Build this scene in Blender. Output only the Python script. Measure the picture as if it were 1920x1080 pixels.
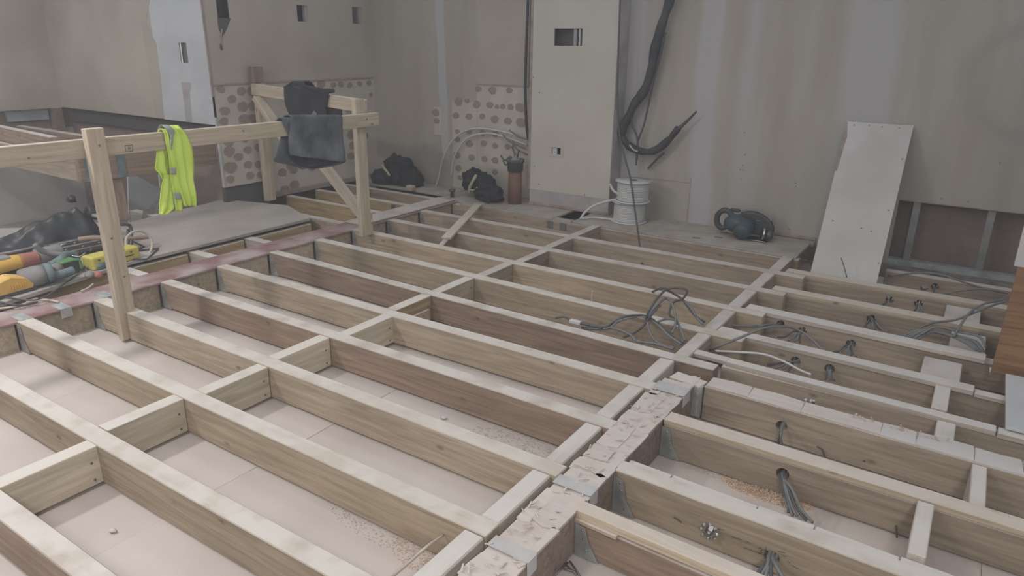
import bpy, bmesh, math, random
from mathutils import Vector, Matrix, noise
random.seed(7)
S = bpy.context.scene
C = S.collection
for o in list(bpy.data.objects):
    bpy.data.objects.remove(o)

# ------------------------------------------------------------------ camera
FPX, YAW, PITCH, ROLL, CAMH = 1325.55, math.radians(123.3143), math.radians(19.06275), math.radians(0.75729), 1.412
_f = Vector((math.cos(YAW)*math.cos(PITCH), math.sin(YAW)*math.cos(PITCH), -math.sin(PITCH)))
_r0 = Vector((math.sin(YAW), -math.cos(YAW), 0)); _u0 = _r0.cross(_f)
_r = math.cos(ROLL)*_r0 + math.sin(ROLL)*_u0
_u = -math.sin(ROLL)*_r0 + math.cos(ROLL)*_u0
cd = bpy.data.cameras.new('camera'); cam = bpy.data.objects.new('camera', cd); C.objects.link(cam)
cd.sensor_width = 36; cd.lens = FPX/1920*36; cd.clip_start = .05
M = Matrix((_r, _u, -_f)).transposed().to_4x4(); M.translation = (0, 0, CAMH); cam.matrix_world = M
S.camera = cam

# ------------------------------------------------------------------ light
w = bpy.data.worlds.new('world'); S.world = w; w.use_nodes = True
w.node_tree.nodes['Background'].inputs[0].default_value = (.93, .96, 1, 1)
w.node_tree.nodes['Background'].inputs[1].default_value = .46
def lamp(name, loc, size, power, col=(1, .96, .9), target=None):
    l = bpy.data.lights.new(name, 'AREA'); l.energy = power; l.size = size; l.color = col; l.shape = 'DISK'
    o = bpy.data.objects.new(name, l); C.objects.link(o); o.location = loc
    if target: o.rotation_euler = (Vector(target)-Vector(loc)).to_track_quat('-Z', 'Y').to_euler()
    return o
lamp('ceiling_light', (-4.15, .4, 2.5), .25, 46, (1, .97, .94))
lamp('ceiling_light', (-1.9, -.5, 2.5), .45, 30, (1, .95, .9))
lamp('ceiling_light', (.7, -.7, 2.2), .45, 52, (1, .96, .91))
lamp('ceiling_light', (-2.4, 3.0, 2.6), .7, 9, (1, .95, .9))
lamp('ceiling_light', (-6.9, 1.6, 2.6), .7, 18, (1, .97, .95))
S.cycles.max_bounces = 6; S.cycles.diffuse_bounces = 4; S.cycles.volume_bounces = 0
vs = S.view_settings
vs.view_transform = 'Standard'; vs.look = 'None'; vs.gamma = 1; vs.use_curve_mapping = False; vs.exposure = 0.18

# ------------------------------------------------------------------ world points from sight lines on known planes
def ray(x, y): return _f*FPX + _r*(x-960) - _u*(y-540)
CP = Vector((0, 0, CAMH))
def G(x, y, z=0.): d = ray(x, y); return CP + d*((z-CAMH)/d.z)
def GX(x, y, X): d = ray(x, y); return CP + d*(X/d.x)
def GY(x, y, Y): d = ray(x, y); return CP + d*(Y/d.y)

# ------------------------------------------------------------------ materials
def nodes(name):
    m = bpy.data.materials.new(name); m.use_nodes = True
    nt = m.node_tree; b = nt.nodes['Principled BSDF']
    return m, nt, b, nt.nodes.new, nt.links.new
def sock(n, i): return n.inputs[i]
def ramp(N, stops, interp='LINEAR'):
    r = N('ShaderNodeValToRGB'); r.color_ramp.interpolation = interp
    e = r.color_ramp.elements
    while len(e) < len(stops): e.new(.5)
    for k, (p, c) in enumerate(stops):
        e[k].position = p; e[k].color = (*c, 1) if len(c) == 3 else c
    return r
def mixc(N, L, fac, a, b, mode='MIX'):
    m = N('ShaderNodeMix'); m.data_type = 'RGBA'; m.blend_type = mode
    for s, v in ((0, fac), (6, a), (7, b)):
        if hasattr(v, 'links') or isinstance(v, bpy.types.NodeSocket): L(v, m.inputs[s])
        elif s == 0: m.inputs[0].default_value = v
        else: m.inputs[s].default_value = (*v, 1)
    return m.outputs[2]
def mth(N, L, op, a, b=None, c=None):
    m = N('ShaderNodeMath'); m.operation = op
    for k, v in enumerate((a, b, c)):
        if v is None: continue
        if isinstance(v, bpy.types.NodeSocket): L(v, m.inputs[k])
        else: m.inputs[k].default_value = v
    return m.outputs[0]
def wood(name, lo, hi, dust=(.61, .575, .54), dusty=.92, stain=.35, stainc=(.16, .11, .075)):
    m, nt, b, N, L = nodes(name)
    tc = N('ShaderNodeTexCoord'); oi = N('ShaderNodeObjectInfo')
    add = N('ShaderNodeVectorMath'); add.operation = 'MULTIPLY_ADD'
    L(oi.outputs['Random'], add.inputs[0]); add.inputs[1].default_value = (31, 17, 23); L(tc.outputs['Object'], add.inputs[2])
    mp = N('ShaderNodeMapping'); mp.inputs['Scale'].default_value = (.55, 9, 9); L(add.outputs[0], mp.inputs[0])
    n1 = N('ShaderNodeTexNoise'); n1.inputs['Scale'].default_value = 5; n1.inputs['Detail'].default_value = 3; n1.inputs['Distortion'].default_value = .8
    L(mp.outputs[0], n1.inputs['Vector'])
    r1 = ramp(N, [(.3, tuple(v*.86 for v in lo)), (.7, tuple(v*1.06 for v in hi))]); L(n1.outputs[0], r1.inputs[0])
    n2 = N('ShaderNodeTexNoise'); n2.inputs['Scale'].default_value = 2.1; n2.inputs['Detail'].default_value = 2; L(add.outputs[0], n2.inputs['Vector'])
    r2 = ramp(N, [(.5, (0, 0, 0)), (.75, (1, 1, 1))]); L(n2.outputs[0], r2.inputs[0])
    c1 = mixc(N, L, mth(N, L, 'MULTIPLY', r2.outputs[0], stain), r1.outputs[0], stainc)
    mk = N('ShaderNodeMapping'); mk.inputs['Scale'].default_value = (4.5, 9, 9); L(add.outputs[0], mk.inputs[0])
    vo = N('ShaderNodeTexVoronoi'); vo.inputs['Scale'].default_value = 1; L(mk.outputs[0], vo.inputs['Vector'])
    rk = ramp(N, [(.05, (1, 1, 1)), (.12, (0, 0, 0))]); L(vo.outputs['Distance'], rk.inputs[0])
    c2 = mixc(N, L, mth(N, L, 'MULTIPLY', rk.outputs[0], .65), c1, (.13, .085, .05))
    hv = N('ShaderNodeHueSaturation'); L(c2, hv.inputs['Color']); hv.inputs['Saturation'].default_value = 1.0; hv.inputs['Hue'].default_value = .494
    L(mth(N, L, 'MULTIPLY_ADD', oi.outputs['Random'], .26, .8), hv.inputs['Value'])
    ge = N('ShaderNodeNewGeometry'); sx = N('ShaderNodeSeparateXYZ'); L(ge.outputs['Normal'], sx.inputs[0])
    rz = ramp(N, [(.55, (0, 0, 0)), (.9, (1, 1, 1))]); L(sx.outputs[2], rz.inputs[0])
    n3 = N('ShaderNodeTexNoise'); n3.inputs['Scale'].default_value = 7; n3.inputs['Detail'].default_value = 4; L(add.outputs[0], n3.inputs['Vector'])
    r3 = ramp(N, [(.33, (.6,)*3), (.55, (1, 1, 1))]); L(n3.outputs[0], r3.inputs[0])
    fac = mth(N, L, 'MULTIPLY', mth(N, L, 'MULTIPLY', rz.outputs[0], r3.outputs[0]), dusty)
    c3 = mixc(N, L, fac, hv.outputs[0], dust)
    L(c3, b.inputs['Base Color']); b.inputs['Roughness'].default_value = .85
    bp = N('ShaderNodeBump'); bp.inputs['Strength'].default_value = .25; bp.inputs['Distance'].default_value = .004
    L(n1.outputs[0], bp.inputs['Height']); L(bp.outputs[0], b.inputs['Normal'])
    return m
def mottled(name, a, bcol, scale=3, rough=.85, metal=0, detail=5, lo=.35, hi=.65, bump=.1, spec=None):
    m, nt, b, N, L = nodes(name)
    tc = N('ShaderNodeTexCoord'); n = N('ShaderNodeTexNoise'); n.inputs['Scale'].default_value = scale; n.inputs['Detail'].default_value = detail
    L(tc.outputs['Object'], n.inputs['Vector']); r = ramp(N, [(lo, a), (hi, bcol)]); L(n.outputs[0], r.inputs[0])
    L(r.outputs[0], b.inputs['Base Color']); b.inputs['Roughness'].default_value = rough; b.inputs['Metallic'].default_value = metal
    if bump:
        bp = N('ShaderNodeBump'); bp.inputs['Strength'].default_value = bump; bp.inputs['Distance'].default_value = .005
        L(n.outputs[0], bp.inputs['Height']); L(bp.outputs[0], b.inputs['Normal'])
    return m
def bandwall(name, base, alt, bands, ring=None):
    """painted plasterboard in world metres: soft vertical bands of lighter jointing compound along x"""
    m, nt, b, N, L = nodes(name)
    tc = N('ShaderNodeTexCoord'); sx = N('ShaderNodeSeparateXYZ'); L(tc.outputs['Object'], sx.inputs[0])
    n = N('ShaderNodeTexNoise'); n.inputs['Scale'].default_value = 1.7; n.inputs['Detail'].default_value = 6; L(tc.outputs['Object'], n.inputs['Vector'])
    mp = N('ShaderNodeMapping'); mp.inputs['Scale'].default_value = (3.5, 1, .5); L(tc.outputs['Object'], mp.inputs[0])
    n2 = N('ShaderNodeTexNoise'); n2.inputs['Scale'].default_value = 1.6; n2.inputs['Detail'].default_value = 4; L(mp.outputs[0], n2.inputs['Vector'])
    r = ramp(N, [(.32, base), (.68, alt)]); L(n2.outputs[0], r.inputs[0])
    col = r.outputs[0]
    xw = mth(N, L, 'MULTIPLY_ADD', mth(N, L, 'SUBTRACT', n.outputs[0], .5), .10, sx.outputs[0])
    xw = mth(N, L, 'MULTIPLY_ADD', sx.outputs[2], .035, xw)
    for (x0, x1, c, soft, z0) in bands:
        a = N('ShaderNodeMapRange'); a.interpolation_type = 'SMOOTHSTEP'; L(xw, a.inputs[0]); a.inputs[1].default_value = x0-soft; a.inputs[2].default_value = x0+soft
        d = N('ShaderNodeMapRange'); d.interpolation_type = 'SMOOTHSTEP'; L(xw, d.inputs[0]); d.inputs[1].default_value = x1+soft; d.inputs[2].default_value = x1-soft
        e = N('ShaderNodeMapRange'); L(sx.outputs[2], e.inputs[0]); e.inputs[1].default_value = z0-.02; e.inputs[2].default_value = z0+.02
        f = mth(N, L, 'MULTIPLY', mth(N, L, 'MULTIPLY', a.outputs[0], d.outputs[0]), e.outputs[0])
        col = mixc(N, L, mth(N, L, 'MULTIPLY', f, .85), col, c)
    if ring:
        (cx, cz, rad, c) = ring
        dx = mth(N, L, 'SUBTRACT', sx.outputs[0], cx); dz = mth(N, L, 'SUBTRACT', sx.outputs[2], cz)
        dd = mth(N, L, 'SQRT', mth(N, L, 'ADD', mth(N, L, 'MULTIPLY', dx, dx), mth(N, L, 'MULTIPLY', dz, dz)))
        dd = mth(N, L, 'MULTIPLY_ADD', mth(N, L, 'SUBTRACT', n.outputs[0], .5), .12, dd)
        k = mth(N, L, 'DIVIDE', dd, rad)
        rr = ramp(N, [(.0, (0, 0, 0)), (.62, (.05,)*3), (.8, (1,)*3), (1., (0, 0, 0))]); L(k, rr.inputs[0])
        col = mixc(N, L, mth(N, L, 'MULTIPLY', rr.outputs[0], .55), col, c)
    L(col, b.inputs['Base Color']); b.inputs['Roughness'].default_value = .9
    bp = N('ShaderNodeBump'); bp.inputs['Strength'].default_value = .12; bp.inputs['Distance'].default_value = .01
    L(n.outputs[0], bp.inputs['Height']); L(bp.outputs[0], b.inputs['Normal'])
    return m
def brickmat(name):
    m, nt, b, N, L = nodes(name)
    tc = N('ShaderNodeTexCoord'); mp = N('ShaderNodeMapping'); mp.inputs['Rotation'].default_value = (math.pi/2, 0, 0); L(tc.outputs['Object'], mp.inputs[0])
    br = N('ShaderNodeTexBrick'); L(mp.outputs[0], br.inputs['Vector']); br.inputs['Scale'].default_value = 1
    br.inputs['Brick Width'].default_value = .225; br.inputs['Row Height'].default_value = .075; br.inputs['Mortar Size'].default_value = .006
    br.inputs['Color1'].default_value = (.27, .19, .165, 1); br.inputs['Color2'].default_value = (.32, .24, .21, 1); br.inputs['Mortar'].default_value = (.25, .22, .2, 1)
    n = N('ShaderNodeTexNoise'); n.inputs['Scale'].default_value = 6; n.inputs['Detail'].default_value = 6; L(tc.outputs['Object'], n.inputs['Vector'])
    L(mixc(N, L, mth(N, L, 'MULTIPLY', n.outputs[0], .75), br.outputs[0], (.30, .25, .22)), b.inputs['Base Color']); b.inputs['Roughness'].default_value = .95
    return m
def plain(name, c, rough=.6, metal=0, spec=.5):
    m, nt, b, N, L = nodes(name)
    tc = N('ShaderNodeTexCoord'); n = N('ShaderNodeTexNoise'); n.inputs['Scale'].default_value = 25; n.inputs['Detail'].default_value = 3; L(tc.outputs['Object'], n.inputs['Vector'])
    c2 = tuple(min(1, v*.8+.03) for v in c)
    L(mixc(N, L, n.outputs[0], c, c2), b.inputs['Base Color'])
    b.inputs['Roughness'].default_value = rough; b.inputs['Metallic'].default_value = metal; b.inputs['Specular IOR Level'].default_value = spec
    return m

W = dict(
    fresh=wood('joist_timber', (.36, .29, .20), (.45, .37, .265), stain=.3),
    green=wood('treated_timber', (.385, .315, .225), (.48, .40, .295), stain=.2),
    brown=wood('stained_timber', (.255, .185, .135), (.35, .262, .192), stain=.45),
    old=wood('old_timber', (.32, .255, .19), (.41, .335, .255), dust=(.57, .53, .51), stain=.35, stainc=(.2, .15, .11)),
    batten=wood('batten_timber', (.50, .41, .28), (.6, .51, .38), dust=(.62, .56, .52), dusty=.8, stain=.1),
    white=wood('dusted_timber', (.44, .39, .33), (.53, .475, .41), dust=(.61, .58, .555), stain=.2, stainc=(.38, .31, .25)),
    noggin=wood('noggin_timber', (.55, .48, .355), (.64, .57, .44), stain=.12, stainc=(.35, .3, .2)),
    rail=wood('planed_timber', (.45, .375, .27), (.55, .47, .355), dust=(.66, .60, .54), dusty=.5, stain=.12, stainc=(.33, .26, .17)),
    yellow=wood('yellow_timber', (.38, .28, .145), (.5, .39, .22), stain=.25),
)
M_ = dict(
    board=mottled('subfloor_board', (.49, .43, .405), (.56, .50, .475), 1.8, .9, bump=.05),
    rboard=mottled('dusty_subfloor_board', (.48, .415, .38), (.56, .50, .465), 5, .95, bump=.1),
    ledge=mottled('chipboard', (.33, .29, .255), (.42, .385, .35), 6, .95),
    platform=mottled('grey_sheet_board', (.345, .315, .29), (.44, .405, .375), 2.2, .9),
    cream=mottled('cream_wall_paint', (.40, .355, .305), (.47, .425, .37), 2, .9),
    creamdots=mottled('old_cream_paint', (.48, .435, .385), (.55, .505, .45), 5, .9),
    dab=mottled('tile_adhesive', (.27, .22, .19), (.34, .285, .245), 12, .95),
    edge=mottled('torn_board_edge', (.28, .22, .19), (.40, .33, .3), 12, .95),
    pier=mottled('pier_paint', (.51, .475, .42), (.56, .525, .47), 2, .85, bump=.03),
    filler=mottled('grey_filler', (.36, .33, .33), (.46, .43, .43), 6, .9),
    skim=mottled('white_skim', (.47, .48, .50), (.56, .57, .59), 2.5, .85, bump=.03),
    sheet=mottled('plasterboard_paper', (.50, .475, .46), (.60, .58, .575), 2.2, .85, bump=.05),
    cavity=plain('dark_cavity', (.09, .083, .08), .95),  # dark colour stands in for shade inside gaps and holes
    cavity2=plain('grey_cavity', (.16, .155, .155), .9),
    mortar=mottled('rubble', (.13, .115, .10), (.27, .24, .21), 9, .95, bump=.8),
    steel=mottled('red_oxide_steel', (.27, .15, .145), (.45, .375, .375), 3.5, .55, 0, 6, .4, .62, .05),
    galv=mottled('galvanised_metal', (.34, .37, .37), (.52, .55, .56), 14, .5, .35, bump=.05),
    shoe=mottled('dulled_galvanised_metal', (.22, .225, .22), (.33, .335, .33), 16, .6, .2, bump=.05),
    strap=mottled('dusty_strap', (.44, .44, .44), (.54, .53, .53), 10, .7, .1, bump=.05),
    stud=mottled('metal_stud', (.26, .27, .26), (.36, .37, .36), 8, .5, .4, bump=.05),
    chip=wood('torn_chipboard', (.5, .41, .35), (.62, .53, .47), dust=(.61, .565, .54), dusty=.7, stain=.15, stainc=(.5, .34, .26)),
    beamside=wood('beam_timber', (.25, .185, .15), (.33, .255, .21), dust=(.57, .53, .51), stain=.3),
    sawdust=mottled('sawdust', (.55, .38, .26), (.72, .55, .42), 60, 1, bump=.6),
    dust=mottled('pale_dust', (.5, .43, .38), (.58, .51, .46), 40, 1, bump=.5),
    cable=plain('grey_cable', (.17, .175, .18), .55),
    cabled=plain('dark_cable', (.075, .075, .08), .55),
    cream_cable=plain('cream_cable', (.56, .5, .42), .5),
    white_cable=plain('white_cable', (.60, .6, .6), .5),
    lag=mottled('black_pipe_lagging', (.035, .035, .04), (.075, .075, .082), 8, .75),
    drum=plain('white_drum', (.56, .57, .6), .5),
    pipe=mottled('brown_soil_pipe', (.17, .085, .055), (.235, .13, .09), 6, .6),
    pipecap=plain('dark_pipe_collar', (.07, .075, .08), .6),
    black=mottled('black_fabric', (.014, .015, .018), (.034, .035, .04), 7, .85),
    bag=mottled('glossy_black_fabric', (.012, .013, .016), (.035, .037, .043), 6, .4),
    slate=mottled('dusty_blue_grey_cloth', (.05, .058, .07), (.15, .165, .19), 7, .85, lo=.38, hi=.7),
    hivis=mottled('hi_vis_yellow', (.55, .72, .09), (.64, .80, .17), 6, .75, bump=.05),
    tape=plain('reflective_tape', (.34, .36, .35), .4),
    mark=plain('pale_mark', (.33, .33, .33), .7),
    stripe=plain('yellow_stripe', (.42, .42, .22), .6),
    dkplastic=plain('dark_plastic', (.05, .055, .06), .5),
    teal=mottled('dusty_teal_plastic', (.10, .145, .155), (.20, .255, .265), 9, .6),
    grey=mottled('dusty_grey_plastic', (.19, .18, .185), (.29, .28, .28), 9, .7),
    orange=plain('yellow_orange_plastic', (.72, .42, .07), .5),
    amber=plain('amber_plastic', (.75, .47, .12), .5),
    red=plain('faded_red_plastic', (.40, .15, .11), .55),
    yellow=plain('yellow_plastic', (.66, .57, .12), .5),
    green=plain('green_plastic', (.10, .26, .09), .5),
    sawblue=plain('blue_grey_casing', (.045, .072, .09), .45),
    chrome=plain('bright_metal', (.62, .62, .62), .25, 1),
    darkmetal=plain('dark_metal', (.12, .115, .115), .45, .5),
    handle=plain('wooden_handle', (.36, .25, .2), .6),
    brownboard=wood('brown_board', (.25, .135, .06), (.34, .2, .10), dust=(.4, .33, .28), dusty=.3, stain=.3, stainc=(.2, .1, .05)),
    ink=plain('black_ink', (.09, .07, .05), .8),
    nail=plain('nail_steel', (.2, .19, .18), .5, .6),
    brick=brickmat('brick'),
    blueboard=mottled('blue_grey_insulation', (.30, .33, .36), (.37, .40, .43), 4, .8),
)
BANDC = (.47, .46, .475)
M_['wallR'] = bandwall('patched_plaster', (.385, .345, .305), (.455, .42, .38),
    [(-2.64, -2.43, BANDC, .05, -1), (-1.98, -1.80, BANDC, .03, -1), (-1.62, -1.52, (.45, .44, .445), .06, .2), (-.90, -.58, BANDC, .06, .3)],
    ring=(.17, 1.22, .42, (.33, .3, .27)))
M_['wallL'] = bandwall('alcove_plaster', (.37, .33, .29), (.42, .38, .335), [(-4.63, -4.53, (.47, .475, .495), .012, .27)])

# ------------------------------------------------------------------ mesh helpers
def link(name, bm, mat, parent=None, base=True, smooth=False):
    """bmesh in world space -> object whose origin sits at its base centre"""
    bmesh.ops.recalc_face_normals(bm, faces=bm.faces)
    me = bpy.data.meshes.new(name)
    if base and len(bm.verts):
        xs = [v.co for v in bm.verts]
        lo = Vector([min(c[i] for c in xs) for i in range(3)]); hi = Vector([max(c[i] for c in xs) for i in range(3)])
        org = Vector(((lo.x+hi.x)/2, (lo.y+hi.y)/2, lo.z))
        bmesh.ops.translate(bm, vec=-org, verts=bm.verts)
    else: org = Vector()
    bm.to_mesh(me); bm.free()
    if smooth: me.shade_smooth()
    for m in (mat if isinstance(mat, (list, tuple)) else [mat]): me.materials.append(m)
    o = bpy.data.objects.new(name, me); C.objects.link(o); place(o, Matrix.Translation(org), parent)
    return o
ORG = {}
def worldm(o): return ORG[o.name]
def place(o, Mx, parent):
    ORG[o.name] = Mx.copy()
    if parent:
        o.parent = parent; o.matrix_basis = ORG[parent.name].inverted() @ Mx
    else: o.matrix_basis = Mx
def thing(name, loc):
    o = bpy.data.objects.new(name, None); o.empty_display_size = .1; C.objects.link(o); place(o, Matrix.Translation(Vector(loc)), None); return o
def tag(o, label, cat, group=None, kind=None):
    o['label'] = label; o['category'] = cat
    if group: o['group'] = group
    if kind: o['kind'] = kind
    return o
def struct(o, label=None):
    o['kind'] = 'structure'
    if label: o['label'] = label; o['category'] = o.name.split('_')[0]
    return o
def add_box(bm, x0, x1, y0, y1, z0, z1, Mx=None):
    vs_ = [bm.verts.new((x, y, z)) for z in (z0, z1) for y in (y0, y1) for x in (x0, x1)]
    for f in ((0, 2, 3, 1), (4, 5, 7, 6), (0, 1, 5, 4), (2, 6, 7, 3), (0, 4, 6, 2), (1, 3, 7, 5)): bm.faces.new([vs_[i] for i in f])
    if Mx is not None:
        for v in vs_: v.co = Mx @ v.co
    return vs_
def bevel(bm, w, seg=1):
    bmesh.ops.bevel(bm, geom=list(bm.edges), offset=w, segments=seg, affect='EDGES', profile=.5)
def box(name, mat, b, parent=None, bev=.0, seg=1):
    bm = bmesh.new(); add_box(bm, *b)
    if bev: bevel(bm, bev, seg)
    return link(name, bm, mat, parent)
def beam(name, mat, p0, p1, wd, h, parent=None, up=(0, 0, 1), bev=.003, warp=0, holes=(), align='top'):
    """timber along p0->p1 (centre line of its top face), long axis = local x"""
    p0 = Vector(p0); p1 = Vector(p1); d = p1-p0; Ln = d.length; ex = d.normalized()
    ey = Vector(up).cross(ex).normalized(); ez = ex.cross(ey)
    bm = bmesh.new()
    n = max(1, int(Ln/.45)) if warp else 1
    z0, z1 = (-h, 0) if align == 'top' else (-h/2, h/2)
    rings = []
    for i in range(n+1):
        x = Ln*i/n; off = (noise.noise(Vector((x*.9+p0.y*7.1, p0.x, 1.3)))*warp) if warp else 0
        rings.append([bm.verts.new((x, y+off, z)) for y, z in ((-wd/2, z0), (wd/2, z0), (wd/2, z1), (-wd/2, z1))])
    for a, b in zip(rings, rings[1:]):
        for k in range(4): bm.faces.new((a[k], a[(k+1) % 4], b[(k+1) % 4], b[k]))
    bm.faces.new(rings[0][::-1]); bm.faces.new(rings[-1])
    if bev:
        ed = [e for e in bm.edges if len(e.link_faces) == 2 and e.link_faces[0].normal.dot(e.link_faces[1].normal) < .5 or False]
        bm.normal_update()
        ed = [e for e in bm.edges if e.calc_face_angle(0) > .6]
        bmesh.ops.bevel(bm, geom=ed, offset=bev, segments=1, affect='EDGES')
    bmesh.ops.recalc_face_normals(bm, faces=bm.faces)
    me = bpy.data.meshes.new(name); bm.to_mesh(me); bm.free(); me.materials.append(mat)
    o = bpy.data.objects.new(name, me); C.objects.link(o)
    Mx = Matrix((ex, ey, ez)).transposed().to_4x4(); Mx.translation = p0
    place(o, Mx, parent)
    if holes: drill(o, Mx, holes)
    return o
def drill(o, Mx, holes):
    bm = bmesh.new()
    inv = Mx.inverted()
    for (c, r) in holes:
        T = inv @ Matrix.Translation(c) @ Matrix.Rotation(math.pi/2, 4, 'X')
        bmesh.ops.create_cone(bm, cap_ends=True, segments=14, radius1=r, radius2=r, depth=.5, matrix=T)
    me = bpy.data.meshes.new('cut'); bm.to_mesh(me); bm.free()
    c = bpy.data.objects.new('cut', me); C.objects.link(c); c.matrix_basis = Mx
    p = o.parent
    mod = o.modifiers.new('b', 'BOOLEAN'); mod.object = c; mod.operation = 'DIFFERENCE'; mod.solver = 'EXACT'
    bpy.context.view_layer.update()
    ev = o.evaluated_get(bpy.context.evaluated_depsgraph_get())
    new = bpy.data.meshes.new_from_object(ev)
    o.modifiers.clear(); o.data = new
    bpy.data.objects.remove(c)
def catmull(pts, n=6):
    P = [Vector(p) for p in pts]; out = []
    for i in range(len(P)-1):
        a = P[i-1] if i else P[0]*2-P[1]; b = P[i]; c = P[i+1]; d = P[i+2] if i+2 < len(P) else P[-1]*2-P[-2]
        for k in range(n):
            t = k/n
            out.append(.5*((2*b)+(c-a)*t+(2*a-5*b+4*c-d)*t*t+(3*b-a-3*c+d)*t**3))
    out.append(P[-1]); return out
def add_tube(bm, pts, r, sides=6, smoothn=6, caps=True):
    P = catmull(pts, smoothn) if smoothn else [Vector(p) for p in pts]
    rings = []; ref = Vector((.31, .17, .93))
    for i, p in enumerate(P):
        t = (P[min(i+1, len(P)-1)]-P[max(i-1, 0)]).normalized()
        a = t.cross(ref)
        if a.length < 1e-3: a = t.cross(Vector((1, 0, 0)))
        a.normalize(); b = t.cross(a)
        rr = r(i/(len(P)-1)) if callable(r) else r
        rings.append([bm.verts.new(p+a*rr*math.cos(2*math.pi*k/sides)+b*rr*math.sin(2*math.pi*k/sides)) for k in range(sides)])
    for a, b in zip(rings, rings[1:]):
        for k in range(sides): bm.faces.new((a[k], a[(k+1) % sides], b[(k+1) % sides], b[k]))
    if caps: bm.faces.new(rings[0][::-1]); bm.faces.new(rings[-1])
def tube(name, mat, pts, r, parent=None, sides=6, smoothn=6):
    bm = bmesh.new(); add_tube(bm, pts, r, sides, smoothn); return link(name, bm, mat, parent, smooth=True)
def add_lathe(bm, prof, org, axis=(0, 0, 1), seg=24):
    ez = Vector(axis).normalized(); ex = ez.orthogonal().normalized(); ey = ez.cross(ex); org = Vector(org)
    rings = []
    for r, z in prof:
        if r < 1e-5: rings.append([bm.verts.new(org+ez*z)])
        else: rings.append([bm.verts.new(org+ez*z+ex*r*math.cos(2*math.pi*k/seg)+ey*r*math.sin(2*math.pi*k/seg)) for k in range(seg)])
    for a, b in zip(rings, rings[1:]):
        for k in range(seg):
            k2 = (k+1) % seg
            if len(a) == 1 and len(b) == 1: continue
            if len(a) == 1: bm.faces.new((a[0], b[k2], b[k]))
            elif len(b) == 1: bm.faces.new((a[k], a[k2], b[0]))
            else: bm.faces.new((a[k], a[k2], b[k2], b[k]))
def lathe(name, mat, prof, org, parent=None, axis=(0, 0, 1), seg=24, smooth=True):
    bm = bmesh.new(); add_lathe(bm, prof, org, axis, seg); return link(name, bm, mat, parent, smooth=smooth)
def add_prism(bm, poly, d):
    d = Vector(d); a = [bm.verts.new(Vector(p)) for p in poly]; b = [bm.verts.new(Vector(p)+d) for p in poly]; n = len(poly)
    bm.faces.new(a); bm.faces.new(b[::-1])
    for k in range(n): bm.faces.new((a[k], b[k], b[(k+1) % n], a[(k+1) % n]))
def prism(name, mat, poly, d, parent=None, bev=0):
    bm = bmesh.new(); add_prism(bm, poly, d)
    if bev: bmesh.ops.recalc_face_normals(bm, faces=bm.faces); bevel(bm, bev)
    return link(name, bm, mat, parent)
def cloth(name, mat, rows, n=18, thick=.006, parent=None, fold=.012, nf=3.0, seed=0, sub=4):
    """rows: list of (left point, right point) from top to bottom; a hanging sheet with vertical folds"""
    Lp = catmull([r[0] for r in rows], sub); Rp = catmull([r[1] for r in rows], sub)
    bm = bmesh.new(); g = []
    m = len(Lp)
    for i, (a, b) in enumerate(zip(Lp, Rp)):
        row = []; w_ = i/(m-1)
        for k in range(n+1):
            t = k/n; p = a.lerp(b, t)
            nrm = (b-a).cross(Vector((0, 0, 1)))
            if nrm.length > 1e-6: nrm.normalize()
            amp = fold*(.25+.75*w_)
            o = math.sin(t*nf*2*math.pi+seed+1.3*math.sin(w_*3+seed))*amp + noise.noise(Vector((t*4+seed*3, w_*4, seed)))*amp*1.3
            row.append(bm.verts.new(p+nrm*o))
        g.append(row)
    fs = []
    for a, b in zip(g, g[1:]):
        for k in range(n): fs.append(bm.faces.new((a[k], a[k+1], b[k+1], b[k])))
    bmesh.ops.recalc_face_normals(bm, faces=bm.faces)
    bmesh.ops.solidify(bm, geom=bm.faces[:], thickness=thick)
    return link(name, bm, mat, parent, smooth=True)
def blob(name, mat, c, r, parent=None, amp=.25, fr=3.0, seed=0, sub=3, flat=True, rot=0, sharp=0):
    bm = bmesh.new(); bmesh.ops.create_icosphere(bm, subdivisions=sub, radius=1)
    c = Vector(c); R = Matrix.Rotation(rot, 3, 'Z')
    for v in bm.verts:
        p = v.co.copy(); k = 1+amp*noise.noise(p*fr+Vector((seed*5.1, seed, 0)))
        if sharp: k += sharp*abs(noise.noise(p*fr*2.2+Vector((0, seed*3.3, 0))))
        q = Vector((p.x*r[0]*k, p.y*r[1]*k, p.z*r[2]*k))
        if flat: q.z = max(q.z, -r[2]*.55)
        v.co = R @ q
    for v in bm.verts: v.co += c
    return link(name, bm, mat, parent, smooth=True)
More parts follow.
